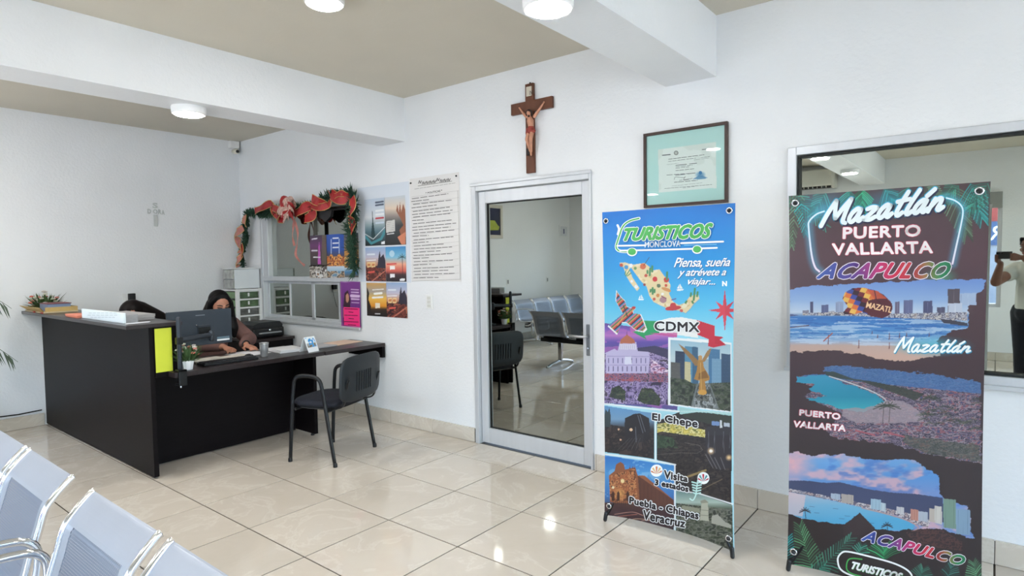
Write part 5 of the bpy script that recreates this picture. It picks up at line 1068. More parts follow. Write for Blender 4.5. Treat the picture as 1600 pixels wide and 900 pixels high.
fb.chain([c6(374, 372, -.05), c6(350, 348, -.045), c6(324, 312, -.036)], [.013, .010, .006]); fb.chain([c6(428, 368, -.05), c6(462, 320, -.045), c6(493, 272, -.036)], [.013, .010, .006])
fb.ball(c6(322, 309, -.036), .008).ball(c6(495, 268, -.036), .008)
fb.chain([c6(392, 465), c6(374, 530, -.07), c6(398, 612, -.045)], [.018, .014, .009]); fb.chain([c6(414, 465), c6(402, 528, -.075), c6(406, 612, -.048)], [.018, .014, .009]); fb.chain([c6(402, 612, -.045), c6(404, 640, -.052)], [.009, .008])
remesh(fb.obj('figure', SK, cr), .0035, 3)
lc = B(); lc.chain([c6(403, 455), c6(403, 475)], [.027, .026]).chain([c6(384, 478, -.056), c6(420, 470, -.056)], [.02, .018]).chain([c6(376, 460, -.058), c6(370, 490, -.058)], [.010, .006]); remesh(lc.obj('loincloth', mat('russet_cloth_paint', rgb(150, 62, 50), .6, noise=.2, nscale=60), cr), .004, 3)
hr = B(); hr.ball(c6(390, 333, -.062), (.019, .02, .016)).chain([c6(402, 335, -.058), c6(408, 362, -.054)], [.012, .007]).chain([c6(374, 338, -.058), c6(372, 362, -.056)], [.010, .006]).ball(c6(388, 366, -.074), (.009, .007, .010)); remesh(hr.obj('hair_and_beard', mat('dark_hair_paint', rgb(48, 32, 26), .6, noise=.2), cr), .0035, 2)
B().box(4.334, 4.366, -.05, -.027, 2.285, 2.335, bev=.003).obj('foot_rest', mat('black_foot_rest', rgb(40, 28, 26), .5), cr)
# ---- framed certificate
ce = thing('framed_certificate', 'framed certificate on pale aqua mount hung above the blue banner', 'certificate', (5.55, 0, 1.83))
x0, x1, z0, z1 = 5.275, 5.822, 1.832, 2.314; FR = mat('dark_walnut_frame', rgb(66, 48, 42), .45, noise=.2, nscale=15)
for a in ((x0, x1, z0, z0+.018), (x0, x1, z1-.018, z1), (x0, x0+.018, z0+.018, z1-.018), (x1-.018, x1, z0+.018, z1-.018)): flatbox(a[0], a[1], a[2], a[3], -.03, -.004, 'frame_bar', FR, ce, .002)
ca = sheet(x0+.018, x1-.018, z0+.018, z1-.018, -.016, .0035, (208, 240, 238)); ca.fill(np.clip((ca.n(60, 30, 2)-.4)*2, 0, 1), (222, 244, 242), .5)
cc_ = crop(980, 170, 5.294)
ca.poly(cc_((255, 338), (735, 272), (738, 655), (262, 692)), (252, 252, 250)); m_ = ca.pmask(cc_((255, 338), (735, 272), (738, 655), (262, 692))); ca.fill(m_*(ca.n(30, 30, 5) > .6), (236, 238, 234), .6)
ca.disc(*cc_((605, 545))[0], 9, 6, (110, 166, 206), .8, .6); ca.poly(cc_((540, 585), (600, 545), (665, 570), (640, 580)), (90, 150, 200), .8)
link('mount_and_paper', ca.mesh('mount_and_paper'), INK, ce)
ik = Ink(-.0162, gap=.0006)
def dash(ik, a, b_, w_, col, words, seed=0):
    rnd = random.Random(seed); t = 0
    while t < 1:
        l = rnd.uniform(.6, 1.3)/words; e = min(1, t+l*.78); ik.stroke([(a[0]+(b_[0]-a[0])*t, a[1]+(b_[1]-a[1])*t), (a[0]+(b_[0]-a[0])*e, a[1]+(b_[1]-a[1])*e)], w_, col, False); t += l
for a, b_, w_, n_ in (((292, 385), (358, 378), 2.6, 1), ((620, 338), (692, 328), 2.0, 1), ((342, 418), (636, 380), 1.5, 6), ((342, 436), (565, 408), 1.1, 6), ((612, 404), (682, 394), 1.0, 2), ((552, 424), (682, 406), .6, 2), ((328, 462), (425, 450), .6, 3), ((402, 468), (578, 450), 1.7, 2), ((402, 480), (540, 466), 1.0, 3), ((402, 492), (512, 480), 1.0, 3), ((402, 512), (552, 496), 1.3, 3), ((328, 548), (560, 532), 1.3, 5), ((400, 550), (570, 530), 1.6, 2), ((390, 608), (580, 592), 1.5, 4), ((432, 592), (530, 578), 1.0, 2), ((370, 640), (620, 612), .6, 8), ((310, 660), (700, 626), 1.0, 12), ((460, 656), (560, 642), .7, 3)):
    dash(ik, cc_(a)[0], cc_(b_)[0], w_*.55, (96, 100, 104), n_, int(a[1]))
ik.stroke(cc_((390, 585), (400, 565), (470, 570), (480, 560), (470, 590), (540, 575)), .5, (70, 70, 80)); (ax, ay), = cc_((405, 365)); ik.disc(ax, ay, 3.6, 3.6, (150, 150, 148)); ik.up(); ik.disc(ax, ay, 2.2, 2.2, (206, 206, 200)); ik.disc(*cc_((606, 530))[0], 2.6, 3, (70, 140, 196)); ik.obj('certificate_print', ce)
flatbox(x0+.018, x1-.018, z0+.018, z1-.018, -.0205, -.0195, 'glazing', CLEAR, ce, 0)
# ---- policy sheet
po = thing('policy_sheet', 'tall printed policy sheet titled POLITICAS pinned beside the door', 'notice', (3.3, 0, 1.33))
ps = sheet(3.0, 3.6, 1.335, 2.24, -.004, .01, (222, 220, 218)); ps.fill(np.clip(ps.n(30, 50, 3)-.4, 0, 1), (236, 234, 232), .6); link('sheet', ps.mesh('sheet'), INK, po)
ik = Ink(-.0042, gap=.0006); e_ = crop(640, 265, 5.0)
ik.text('* POLITICAS *', e_((125, 178), (255, 155), (255, 172), (125, 190)), (54, 52, 54), .02)
lines = [(20, 228, 300, 188), (16, 250, 160, 233), (30, 272, 332, 237), (18, 300, 210, 276), (28, 328, 312, 292), (22, 352, 334, 316), (30, 372, 316, 342), (22, 398, 108, 392), (30, 424, 326, 394), (24, 452, 362, 418), (24, 474, 316, 448), (34, 498, 356, 470), (26, 522, 148, 514), (34, 550, 340, 524), (28, 574, 146, 564), (36, 598, 278, 580), (36, 622, 330, 604), (26, 648, 240, 634), (34, 672, 330, 656), (30, 694, 150, 688), (36, 720, 336, 706), (32, 746, 168, 738), (38, 772, 344, 760), (34, 796, 300, 786), (42, 820, 356, 810), (34, 846, 230, 842)]
for k, (xa, ya, xb, yb) in enumerate(lines): dash(ik, e_((xa, ya))[0], e_((xb, yb))[0], 1.2, (124, 122, 122), max(2, int((xb-xa)/48)), k)
for y0_, y1_ in ((214, 164), (268, 218), (322, 276), (380, 328), (520, 462), (560, 510), (600, 562), (652, 590), (690, 640), (745, 696), (800, 746), (850, 808)): ik.stroke(e_((16, y0_), (384, y1_)), .25, (150, 148, 146), False)
ik.stroke(e_((376, 164), (396, 860)), .4, (120, 118, 116), False); ik.stroke(e_((18, 872), (396, 856)), .4, (130, 128, 126), False)
for k in range(9):
    xa = 70+28*k; ya = 108-3.6*k+(-12 if k in (0, 5) else 0); ik.stroke(e_((xa, ya+12), (xa+8, ya-10), (xa+14, ya+10), (xa+24, ya-8)), 1.2, (120, 118, 116))
ik.stroke(e_((66, 128), (330, 90)), .9, (140, 138, 136), False); dash(ik, e_((40, 152))[0], e_((356, 104))[0], .6, (140, 138, 136), 9, 77)
ik.obj('notice_print', po)
for x, z in ((3.02, 2.20), (3.575, 2.21)): B().cap((x, -.0135, z), (x, -.015, z), .008, .006).obj('pin', BLACKP, po)
# ---- white sheet with posters
ws = thing('poster_backing_sheet', 'white backing sheet left of the policy sheet', 'sheet', (2.6, 0, 1.32)); p_ = sheet(2.254, 2.985, 1.318, 2.222, -.0015, .02, (214, 221, 230)); link('sheet', p_.mesh('sheet', .001), INK, ws)
g_ = crop(540, 260, 3.75)
def poster(name, label, q, paint, Y=-.0035, res=.0045, group='travel posters on the backing sheet'):
    pts = [onY(*v, Y) for v in q]; xs_ = [v[0] for v in pts]; zs_ = [v[2] for v in pts]
    t = thing(name, label, 'poster', ((min(xs_)+max(xs_))/2, 0, min(zs_)), group=group)
    S = sheet(min(xs_), max(xs_), min(zs_), max(zs_), Y, res, (220, 220, 220)); (X0, Y0), (X1, Y1) = np.min(q, 0), np.max(q, 0)
    S.bx = lambda u, v: tuple(np.array(q[0])*(1-u)*(1-v)+np.array(q[1])*u*(1-v)+np.array(q[2])*u*v+np.array(q[3])*(1-u)*v)
    paint(S, S.bx); link('sheet', S.mesh('sheet'), INK, t); return t
def allm(S): return np.ones(S.px.shape)
def gr(S, f, stops): S.grad(allm(S), [(f(.5, v)[1], c) for v, c in stops])
def pt_a(S, f):
    gr(S, f, [(0, (190, 204, 220)), (.4, (214, 218, 222)), (.7, (90, 120, 130)), (1, (34, 40, 44))]); S.poly([f(.34, .95), f(.30, .75), f(.36, .5), f(.37, .18), f(.42, .5), f(.5, .78), f(.48, .95)], (40, 66, 70)); S.line([f(.02, .8), f(.3, .95), f(.8, .86), f(1, .7)], 4.5, (70, 140, 150)); S.line([f(.0, .74), f(.4, .86), f(1, .62)], 1.6, (226, 230, 232))
    for v, c in ((.08, (80, 90, 110)), (.14, (80, 90, 110)), (.26, (236, 238, 240)), (.34, (236, 238, 240)), (.42, (190, 60, 70)), (.52, (200, 214, 226))): S.line([f(.56, v), f(.92, v)], 3.2, c)
    S.poly([f(.8, .93), f(.98, .91), f(.98, .97), f(.8, .98)], (236, 238, 240))
def pt_b(S, f):
    gr(S, f, [(0, (200, 206, 212)), (.25, (226, 206, 186)), (.4, (150, 140, 134)), (.6, (64, 70, 74)), (1, (46, 46, 48))]); S.poly([f(.55, .3), f(.62, .15), f(.68, .35), f(.75, .12), f(.8, .34), f(.9, .16), f(1, .3), f(1, 1), f(.85, .95), f(.7, .7), f(.9, .6), f(.75, .45)], (150, 96, 74)); S.poly([f(.05, .5), f(.48, .48), f(.48, .72), f(.05, .74)], (206, 204, 200)); S.line([f(.1, .77), f(.42, .76)], 2, (240, 240, 240)); S.poly([f(.6, .84), f(1, .74), f(1, 1), f(.8, 1)], (206, 130, 100))
    for k in range(5): S.line([f(.1, .53+.04*k), f(.43, .52+.04*k)], .6, (110, 110, 110))
def pt_c(S, f):
    gr(S, f, [(0, (150, 176, 212)), (.3, (196, 190, 206)), (.5, (206, 150, 120)), (.65, (120, 60, 50)), (1, (56, 36, 40))]); S.speckle(allm(S)*((S.py > f(.5, .55)[1])*1.), [(92, 48, 44), (130, 66, 56), (60, 38, 42), (160, 96, 76)], 6, 4, 3); S.poly([f(.6, .5), f(.66, .25), f(.72, .1), f(.76, .3), f(.9, .2), f(1, .4), f(1, .62), f(.55, .6)], (52, 48, 62)); S.line([f(.3, 1), f(1, .68)], 2.2, (196, 120, 100))
    for a, b_ in ((.06, .44), (.28, .44)): S.poly([f(a, b_), f(a+.2, b_-.01), f(a+.2, b_+.14), f(a, b_+.15)], (236, 206, 150)); S.poly([f(a+.03, b_+.04), f(a+.17, b_+.03), f(a+.17, b_+.1), f(a+.03, b_+.11)], (206, 130, 84))
    S.line([f(.1, .2), f(.44, .2)], 3, (226, 232, 240)); S.line([f(.05, .38), f(.5, .37)], 2, (240, 240, 244)); S.line([f(.15, .74), f(.4, .72)], 3.4, (226, 96, 84))
def pt_d(S, f):
    gr(S, f, [(0, (70, 140, 196)), (.3, (130, 190, 216)), (.5, (236, 170, 140)), (.7, (206, 96, 84)), (.8, (70, 50, 56)), (1, (44, 40, 46))])
    for k in range(7): an = PI+PI*k/6; S.line([f(.82, .3), (f(.82, .3)[0]+7*math.cos(an), f(.82, .3)[1]+5*math.sin(an)+3*abs(math.cos(an)))], 1.3, (40, 60, 56))
    S.line([f(.82, .3), f(.85, .9)], 1.3, (50, 46, 48)); S.disc(*f(.3, .2), 4, 5, (196, 220, 232), .8)
    for a, b_, c in ((.2, .55, (246, 240, 236)), (.2, .78, (236, 236, 240))): S.poly([f(a, b_), f(a+.24, b_), f(a+.24, b_+.1), f(a, b_+.11)], c)
    S.line([f(.06, .5), f(.5, .49)], 2.6, (214, 60, 70)); S.poly([f(.7, .92), f(.95, .9), f(.95, .97), f(.7, .98)], (230, 232, 236))
def pt_e(S, f):
    gr(S, f, [(0, (206, 160, 96)), (.25, (170, 160, 150)), (.45, (236, 190, 90)), (.7, (226, 150, 50)), (.8, (60, 46, 36)), (1, (34, 32, 32))]); S.poly([f(0, .1), f(.12, .3), f(.08, .5), f(.2, .7), f(.18, 1), f(0, 1)], (40, 34, 34)); S.line([f(.3, .2), f(.85, .18)], 2, (240, 240, 236)); S.line([f(.4, .32), f(.75, .3)], 4, (246, 246, 240)); S.line([f(.3, .44), f(.8, .42)], 3.4, (246, 246, 246)); S.poly([f(.42, .6), f(.66, .6), f(.66, .75), f(.42, .76)], (236, 226, 206)); S.line([f(.42, .93), f(.66, .93)], 2, (220, 220, 220))
def pq(x0, y0, x1, y1, s_=-.06):  # quad slanted like the sheet (crop g_)
    return g_((x0, y0), (x1, y0+(x1-x0)*s_), (x1, y1+(x1-x0)*s_*.3), (x0, y1))
poster('travel_poster', 'poster of a winged monument at the upper left of the backing sheet', g_((112, 200), (228, 182), (232, 462), (116, 466)), pt_a)
poster('travel_poster', 'poster of a raised hand sculpture at the upper right of the backing sheet', g_((230, 182), (348, 170), (352, 458), (233, 462)), pt_b)
poster('travel_poster', 'reddish cathedral dusk poster in the middle row, left', g_((117, 478), (232, 472), (236, 674), (120, 672)), pt_c)
poster('travel_poster', 'blue and coral palm sunset poster in the middle row, right', g_((236, 472), (352, 468), (353, 676), (238, 674)), pt_d)
poster('travel_poster', 'golden sunset poster with a dark figure in the bottom row, left', g_((124, 686), (238, 684), (240, 880), (126, 874)), pt_e)
poster('travel_poster', 'reddish cathedral dusk poster in the bottom row, right', g_((240, 684), (356, 682), (363, 890), (242, 882)), pt_c)
# ---- prints and flyers on the service window
def pw_a(S, f):
    gr(S, f, [(0, (70, 60, 76)), (.35, (110, 60, 110)), (.6, (84, 66, 70)), (1, (60, 54, 54))]); S.poly([f(.45, .95), f(.5, .4), f(.55, .2), f(.6, .5), f(.66, .95)], (190, 90, 180)); S.fill(allm(S)*(S.px > f(.72, .5)[0]), (106, 96, 80), .8); S.line([f(.1, .12), f(.4, .1)], 2.4, (236, 236, 240)); S.line([f(.1, .5), f(.4, .5)], 3, (214, 210, 220)); S.line([f(.2, .72), f(.6, .72)], 2.4, (226, 226, 230))
def pw_b(S, f):
    gr(S, f, [(0, (44, 84, 170)), (.5, (40, 80, 160)), (.66, (70, 70, 100)), (.8, (206, 120, 50)), (1, (150, 80, 50))])
    for x in (.25, .72): S.line([f(x, .15), f(x, .6)], 1.8, (190, 206, 230)); S.disc(*f(x, .75), 3.2, 6, (226, 150, 70))
    for v in (.12, .28, .42): S.line([f(.36, v), f(.66, v)], 2.6, (236, 240, 246))
    S.speckle(allm(S)*(S.py > f(.5, .7)[1]), [(206, 116, 50), (150, 76, 50), (236, 170, 90), (110, 60, 56)], 4, 4, 8)
def pw_c(S, f): gr(S, f, [(0, (90, 100, 120)), (.5, (150, 120, 90)), (.75, (206, 150, 80)), (1, (96, 76, 56))]); S.speckle(allm(S)*(S.py > f(.5, .5)[1]), [(196, 140, 70), (110, 80, 60), (226, 180, 100), (80, 70, 60)], 5, 4, 9)
def pw_d(S, f): S.speckle(allm(S), [(120, 110, 100), (206, 200, 190), (90, 80, 76), (228, 226, 222), (150, 120, 96)], 6, 6, 11)
def pw_e(S, f): gr(S, f, [(0, (206, 216, 228)), (.5, (150, 190, 214)), (1, (120, 110, 100))]); S.speckle(allm(S)*(S.py > f(.5, .4)[1]), [(110, 150, 180), (206, 200, 190), (90, 84, 80), (180, 150, 120)], 5, 5, 12)
k_ = crop(340, 270, 5.0); GP = 'prints on the service window'
poster('photo_print', 'purple night print on the service window, left of the blue print', k_((726, 492), (850, 484), (850, 730), (726, 725)), pw_a, -.016, .006, GP)
poster('photo_print', 'blue print with gold lights on the service window', k_((854, 484), (986, 476), (988, 726), (854, 730)), pw_b, -.016, .006, GP)
poster('photo_print', 'brown city print half behind the garland on the service window', k_((990, 476), (1098, 468), (1098, 740), (992, 740)), pw_c, -.016, .006, GP)
poster('photo_print', 'small grey landscape print at the lower left of the service window', k_((722, 732), (852, 722), (855, 822), (720, 822)), pw_d, -.016, .006, GP)
poster('photo_print', 'small pale blue print in the middle of the lower row on the service window', k_((858, 730), (990, 734), (990, 816), (858, 820)), pw_e, -.016, .006, GP)
poster('photo_print', 'small blue coast print at the lower right of the service window', k_((994, 742), (1100, 742), (1100, 812), (994, 816)), lambda S, f: (gr(S, f, [(0, (206, 216, 224)), (.5, (70, 130, 180)), (1, (110, 100, 90))])), -.016, .006, GP)
def pw_f(S, f):
    gr(S, f, [(0, (124, 56, 140)), (.6, (110, 48, 130)), (1, (100, 50, 120))]); S.poly([f(.12, .55), f(.2, .25), f(.38, .18), f(.5, .4), f(.46, .62), f(.7, .7), f(.1, .95)], (60, 34, 50)); S.disc(*f(.34, .36), 2.6, 7, (196, 140, 116)); S.poly([f(.1, .6), f(.5, .62), f(.62, .7), f(.1, .8)], (206, 150, 120), .7)
    for v, h in ((.17, 2.2), (.23, 2.2), (.31, 5), (.38, 3), (.46, 1.6)): S.line([f(.56, v), f(.94, v+.01)], h, (236, 214, 240), .9)
    S.line([f(0, 0), f(1, 0)], 1, (226, 200, 232)); S.line([f(0, 0), f(.05, 1)], 1.2, (210, 120, 190)); S.line([f(0, 1), f(1, 1)], 1.6, (236, 120, 180))
l_ = crop(400, 400, 5.0)
poster('purple_flyer', 'purple flyer of a woman at the right end of the service window', l_((660, 204), (806, 200), (822, 556), (668, 548)), pw_f, -.017, .006, None)
fl = poster('pink_note', 'neon pink handwritten note taped over the purple flyer', l_((684, 404), (804, 406), (812, 548), (688, 540)), lambda S, f: S.fill(allm(S), (246, 50, 130)), -.0195, .02, None)
ik = Ink(-.0197, gap=.0006)
for k, (a, b_) in enumerate(((.08, .92), (.35, .62), (.08, .95), (.35, .65), (.05, .95), (.3, .8))): y_ = 412+25*k; dash(ik, l_((684+120*a, y_))[0], l_((684+120*b_, y_+4))[0], 1.1, (110, 24, 60), max(1, int((b_-a)*6)), k)
ik.obj('handwriting', fl)
# ---- light switch
sw_ = thing('light_switch', 'white wall switch plate with three rockers left of the door', 'switch', (3.22, 0, 1.1)); flatbox(3.178, 3.262, 1.09, 1.215, -.010, -.002, 'plate', WPLAS, sw_, .003)
for k in range(3): flatbox(3.20, 3.24, 1.105+.034*k, 1.132+.034*k, -.015, -.0102, 'rocker', mat('ivory_plastic', rgb(214, 214, 208), .4, noise=.02), sw_, .002)
# ---- back wall: letter cross, socket with charger, security camera
lx = thing('wall_cross', 'small pale grey letter cross on the wall behind the counter', 'cross', (0, -.945, 1.9)); GRM = mat('pale_grey_resin', rgb(196, 201, 199), .6, noise=.1)
def back_letters(body, yc, zc, hgt, wd):
    v, f = glyphs(body, 0, .03); a = v.min(0); b_ = v.max(0); me = bpy.data.meshes.new('letter'); me.from_pydata([(.007, yc+((x-a[0])/(b_[0]-a[0])-.5)*wd, zc+((y-a[1])/(b_[1]-a[1])-.5)*hgt) for x, y, _ in v], [], f); me.update(); o = link('letter', me, GRM, lx); s_ = o.modifiers.new('depth', 'SOLIDIFY'); s_.thickness = .006; s_.offset = -1
back_letters('D', -1.005, 2.085, .05, .035); back_letters('O', -.945, 2.085, .05, .045); back_letters('R', -.90, 2.085, .05, .03); back_letters('A', -.868, 2.08, .05, .03); back_letters('S', -.945, 2.15, .06, .05)
B().box(.001, .009, -.967, -.927, 1.925, 2.05, bev=.003).obj('stem', GRM, lx)
ou = thing('wall_socket', 'white wall socket behind the counter ledge', 'socket', (0, -1.24, 1.1)); B().box(0.001, .009, -1.30, -1.20, 1.105, 1.215, bev=.003).obj('plate', WPLAS, ou); B().box(.0092, .012, -1.27, -1.23, 1.12, 1.15, bev=.001).obj('insert', MATS['ivory_plastic'], ou)
cg = thing('charger', 'black charger plugged into the wall socket', 'charger', (.03, -1.215, 1.15)); B().box(.0125, .05, -1.25, -1.185, 1.148, 1.218, bev=.006).obj('charger_body', BLACKP, cg); B().tube(smoothpath([(.03, -1.20, 1.147), (.03, -1.20, 1.10), (.035, -1.21, 1.02), (.03, -1.25, .9)], 4), .003, 6).obj('charger_cord', BLACKP, cg)
sc_ = thing('security_camera', 'small white security camera under the ceiling in the room corner', 'camera', (.06, -.08, 2.85)); B().box(.004, .07, -.125, -.02, 2.87, 2.955, bev=.004).obj('junction_box', WPLAS, sc_)
B().cap((.05, -.075, 2.835), (.12, -.085, 2.825), .030, .034).obj('camera_body', mat('cream_plastic', rgb(212, 206, 190), .5, noise=.05), sc_, smooth=True); B().cap((.13, -.087, 2.823), (.155, -.09, 2.82), .018).obj('lens', BLACKP, sc_, smooth=True); B().cap((.05, -.075, 2.87), (.05, -.075, 2.835), .012).obj('bracket', WPLAS, sc_)
# ---- garland round the service window
gl = thing('garland', 'green christmas garland with red ribbon round the service window', 'garland', (1.3, -.06, 1.4))
def gp(x, y, Y=-.06): v = onY(340+x/5, 270+y/5, Y); return Vector((v[0], Y, v[2]))
gpath = [gp(*q) for q in ((205, 720), (195, 650), (215, 560), (235, 500), (215, 440), (240, 380), (235, 330), (300, 310), (380, 320), (440, 300), (560, 290), (680, 280), (760, 250), (860, 190), (960, 175), (1040, 175), (1070, 240), (1070, 340), (1050, 440), (1060, 540), (1060, 640), (1080, 770))]
gs = [Vector(q) for q in smoothpath(gpath, 8)]
B().tube(gs, .008, 6).obj('wire_core', mat('dark_green_wire', rgb(30, 44, 34), .8), gl)
GREEN = mat('fir_needle_green', rgb(44, 76, 58), .75, noise=.4, nscale=50); nb = B(); rnd = random.Random(5)
for i in range(len(gs)-1):
    dens = 22 if (i < 60 or i > 118) else 18; rad = .055 if i < 66 else (.06 if i < 118 else .085)
    for k in range(dens):
        p = gs[i].lerp(gs[i+1], rnd.random()); a = rnd.random()*2*PI; d = Vector((math.cos(a), -abs(rnd.gauss(0, .5)), math.sin(a))).normalized(); L = rad*rnd.uniform(.5, 1.6); e = p+d*L; s_ = d.orthogonal().normalized()*.0065
        if e.y > -.004: e.y = -.004
        m_ = p.lerp(e, .5); nb.face([p, m_+s_, e]); nb.face([p, e, m_-s_])
o = nb.obj('needles', GREEN, gl); o['kind'] = 'stuff'
RIB = mat('red_ribbon', rgb(170, 38, 40), .45, noise=.2, nscale=15); GOLD = mat('gold_trim', rgb(214, 178, 110), .35, .5, noise=.1); PINKR = mat('sheer_pink_ribbon', rgb(196, 128, 118), .5, noise=.2, nscale=20); PLAID = mat('cream_plaid_ribbon', rgb(206, 170, 156), .55, noise=.45, nscale=34)
def ribbon(pts, w_, name, m, trim=True, parent=gl, tw=0.4):
    P_ = [Vector(q) for q in smoothpath(pts, 6)]; rings = []; tr = [[], []]
    for i, p in enumerate(P_):
        d = (P_[min(i+1, len(P_)-1)]-P_[max(i-1, 0)]).normalized(); n_ = d.cross(Vector((0, 1, 0))); n_ = n_.normalized() if n_.length > .01 else Vector((0, 0, 1)); n_ = (n_+Vector((0, tw*math.sin(i*.45), 0))).normalized()
        a, b_ = p+n_*w_/2, p-n_*w_/2; t = Vector((0, .002, 0)); rings.append([a, b_, b_+t, a+t]); tr[0].append(a+Vector((0, -.001, 0))); tr[1].append(b_+Vector((0, -.001, 0)))
    o = B().rings(rings).obj(name, m, parent)
    if trim:
        for t in tr: B().tube(t, .0035, 5).obj('gold_edge', GOLD, o)
    return o
def rp(*q): return [gp(x, y, -.11-(.03*math.sin(k*1.7))) for k, (x, y) in enumerate(q)]
ribbon(rp((290, 300), (350, 270), (420, 240), (440, 300), (470, 350)), .075, 'ribbon_loop', RIB); ribbon(rp((430, 270), (480, 300), (470, 360), (520, 370)), .07, 'ribbon_loop', RIB)
ribbon(rp((600, 330), (650, 290), (720, 260), (740, 330), (680, 360)), .10, 'ribbon_loop', RIB); ribbon(rp((735, 200), (770, 220), (830, 240), (860, 280)), .085, 'ribbon_loop', RIB); ribbon(rp((730, 250), (790, 270), (860, 250), (880, 200), (880, 160)), .07, 'ribbon_loop', RIB)
ribbon(rp((885, 165), (950, 205), (1010, 200), (1050, 190)), .10, 'ribbon_loop', RIB); ribbon(rp((890, 200), (960, 160), (1020, 180)), .06, 'ribbon_loop', RIB); ribbon(rp((1050, 190), (1055, 260), (1035, 330), (1055, 400), (1050, 470)), .075, 'ribbon_tail', RIB)
ribbon(rp((215, 330), (205, 390), (225, 420)), .05, 'sheer_loop', PINKR); ribbon(rp((200, 430), (160, 460), (140, 490), (165, 540), (180, 590), (175, 630)), .075, 'sheer_loop', PINKR); ribbon(rp((190, 640), (160, 680), (150, 710), (165, 735)), .06, 'sheer_loop', PINKR); ribbon(rp((185, 560), (190, 610), (180, 660)), .05, 'ribbon_loop', RIB)
bow = thing('bow', None, None); bow.parent = gl; bow.location = (0, 0, 0); WM[bow.name] = WM[gl.name]
for k in range(11):
    a = 2*PI*k/11+.3; c = gp(560, 285, -.15); L = .15 if k % 2 else .11; d = Vector((math.cos(a), 0, math.sin(a)*.85)); s_ = Vector((-d.z, 0, d.x))
    pts = [c, c+d*L*.5+s_*.03+Vector((0, -.05, 0)), c+d*L+Vector((0, -.03, 0)), c+d*L*.6-s_*.03+Vector((0, .01, 0)), c]
    ribbon(pts, .06, 'bow_loop', PLAID if k % 3 else RIB, False, bow, .2)
for q in (((600, 360), (590, 430), (585, 500), (600, 570)), ((605, 380), (625, 470), (620, 560), (610, 640), (650, 700), (680, 725))): ribbon([gp(x, y, -.05) for x, y in q], .028, 'bow_tail', PINKR, False, bow)
br = thing('wall_bracket', 'black bracket at the top of the service window below the garland', 'bracket', (1.8, -.03, 2.0)); a_, b_ = gp(745, 300, -.02), gp(880, 320, -.02)
B().prism([(gp(748, 300).x, gp(748, 300).z), (gp(880, 290).x, gp(880, 290).z), (gp(872, 340).x, gp(872, 340).z), (gp(830, 385).x, gp(830, 385).z), (gp(790, 350).x, gp(790, 350).z), (gp(745, 345).x, gp(745, 345).z)], 1, -.045, -.014).obj('bracket_plate', BLACKP, br)
B().tube([gp(760, 300, -.03), gp(1010, 275, -.03)], .012, 8).obj('rod', BLACKM, br); v0, v1 = gp(760, 345, -.02), gp(750, 488, -.02); B().box(v0.x-.03, v0.x+.03, -.022, -.012, v1.z, v0.z, bev=.002).obj('upright_strip', mat('dark_olive_strip', rgb(70, 70, 62), .6, noise=.1), br)  # rod, and a dark olive upright strip in front of the glass
# ================================================================ people
SKIN = mat('warm_skin', rgb(176, 122, 98), .5, noise=.08, nscale=30); SKIN2 = mat('brown_skin', rgb(110, 72, 56), .5, noise=.08, nscale=30)
HAIR = mat('black_hair', rgb(12, 10, 11), .5, spec=.2, noise=.35, nscale=40, stretch=(1, 1, .12)); HAIR2 = mat('dark_brown_hair', rgb(20, 14, 13), .5, spec=.2, noise=.35, nscale=40, stretch=(1, 1, .12))
def frame_of(fwd, tilt):
    f = Vector((math.cos(fwd), math.sin(fwd), 0)); r = Vector((f.y, -f.x, 0)); m = Matrix((r, f, Vector((0, 0, 1)))).transposed()   # local x=right, y=forward, z=up
    return m @ Matrix.Rotation(-tilt, 3, 'X')
def head_parts(b_, c, M, s=1.0):
    """head volume: skull, face, jaw, nose, ears; c = centre of head, M = orientation"""
    def L(x, y, z): return Vector(c)+M @ Vector((x*s, y*s, z*s))
    b_.ball(L(0, -.012, .025), (.074*s, .092*s, .088*s), 20, M); b_.ball(L(0, .030, -.022), (.060*s, .058*s, .078*s), 18, M); b_.ball(L(0, .050, -.082), (.030*s, .030*s, .026*s), 12, M)
    b_.chain([L(0, .088, .012), L(0, .104, -.022)], [.009*s, .013*s]); b_.ball(L(.012, .096, -.028), .009*s, 8).ball(L(-.012, .096, -.028), .009*s, 8)
    for k in (-1, 1):
        b_.ball(L(.074*k, -.005, -.008), (.010*s, .020*s, .030*s), 10, M); b_.ball(L(.036*k, .066, -.024), (.024*s, .020*s, .020*s), 10, M); b_.cap(L(.016*k, .086, .022), L(.044*k, .074, .020), .010*s, .008*s)
    b_.cap(L(-.018, .084, -.056), L(.018, .084, -.056), .009*s)
    return L
def face_details(root, L, M, s=1.0):
    DK = mat('dark_brow', rgb(40, 28, 26), .6, noise=.1); LP = mat('lip_tone', rgb(150, 84, 78), .5, noise=.1)
    for k in (-1, 1):
        B().chain([L(.014*k, .094, .030), L(.032*k, .090, .036), L(.050*k, .077, .031)], [.0035*s, .004*s, .0025*s]).obj('eyebrow', DK, root, smooth=True)
        B().chain([L(.016*k, .093, .009), L(.031*k, .091, .006), L(.046*k, .081, .010)], [.0025*s, .003*s, .002*s]).obj('eyelash', DK, root, smooth=True)
    B().chain([L(-.020, .089, -.057), L(0, .096, -.054), L(.020, .089, -.057)], [.003*s, .0055*s, .003*s]).chain([L(-.016, .090, -.062), L(0, .095, -.064), L(.016, .090, -.062)], [.003*s, .006*s, .003*s]).obj('lips', LP, root, smooth=True)
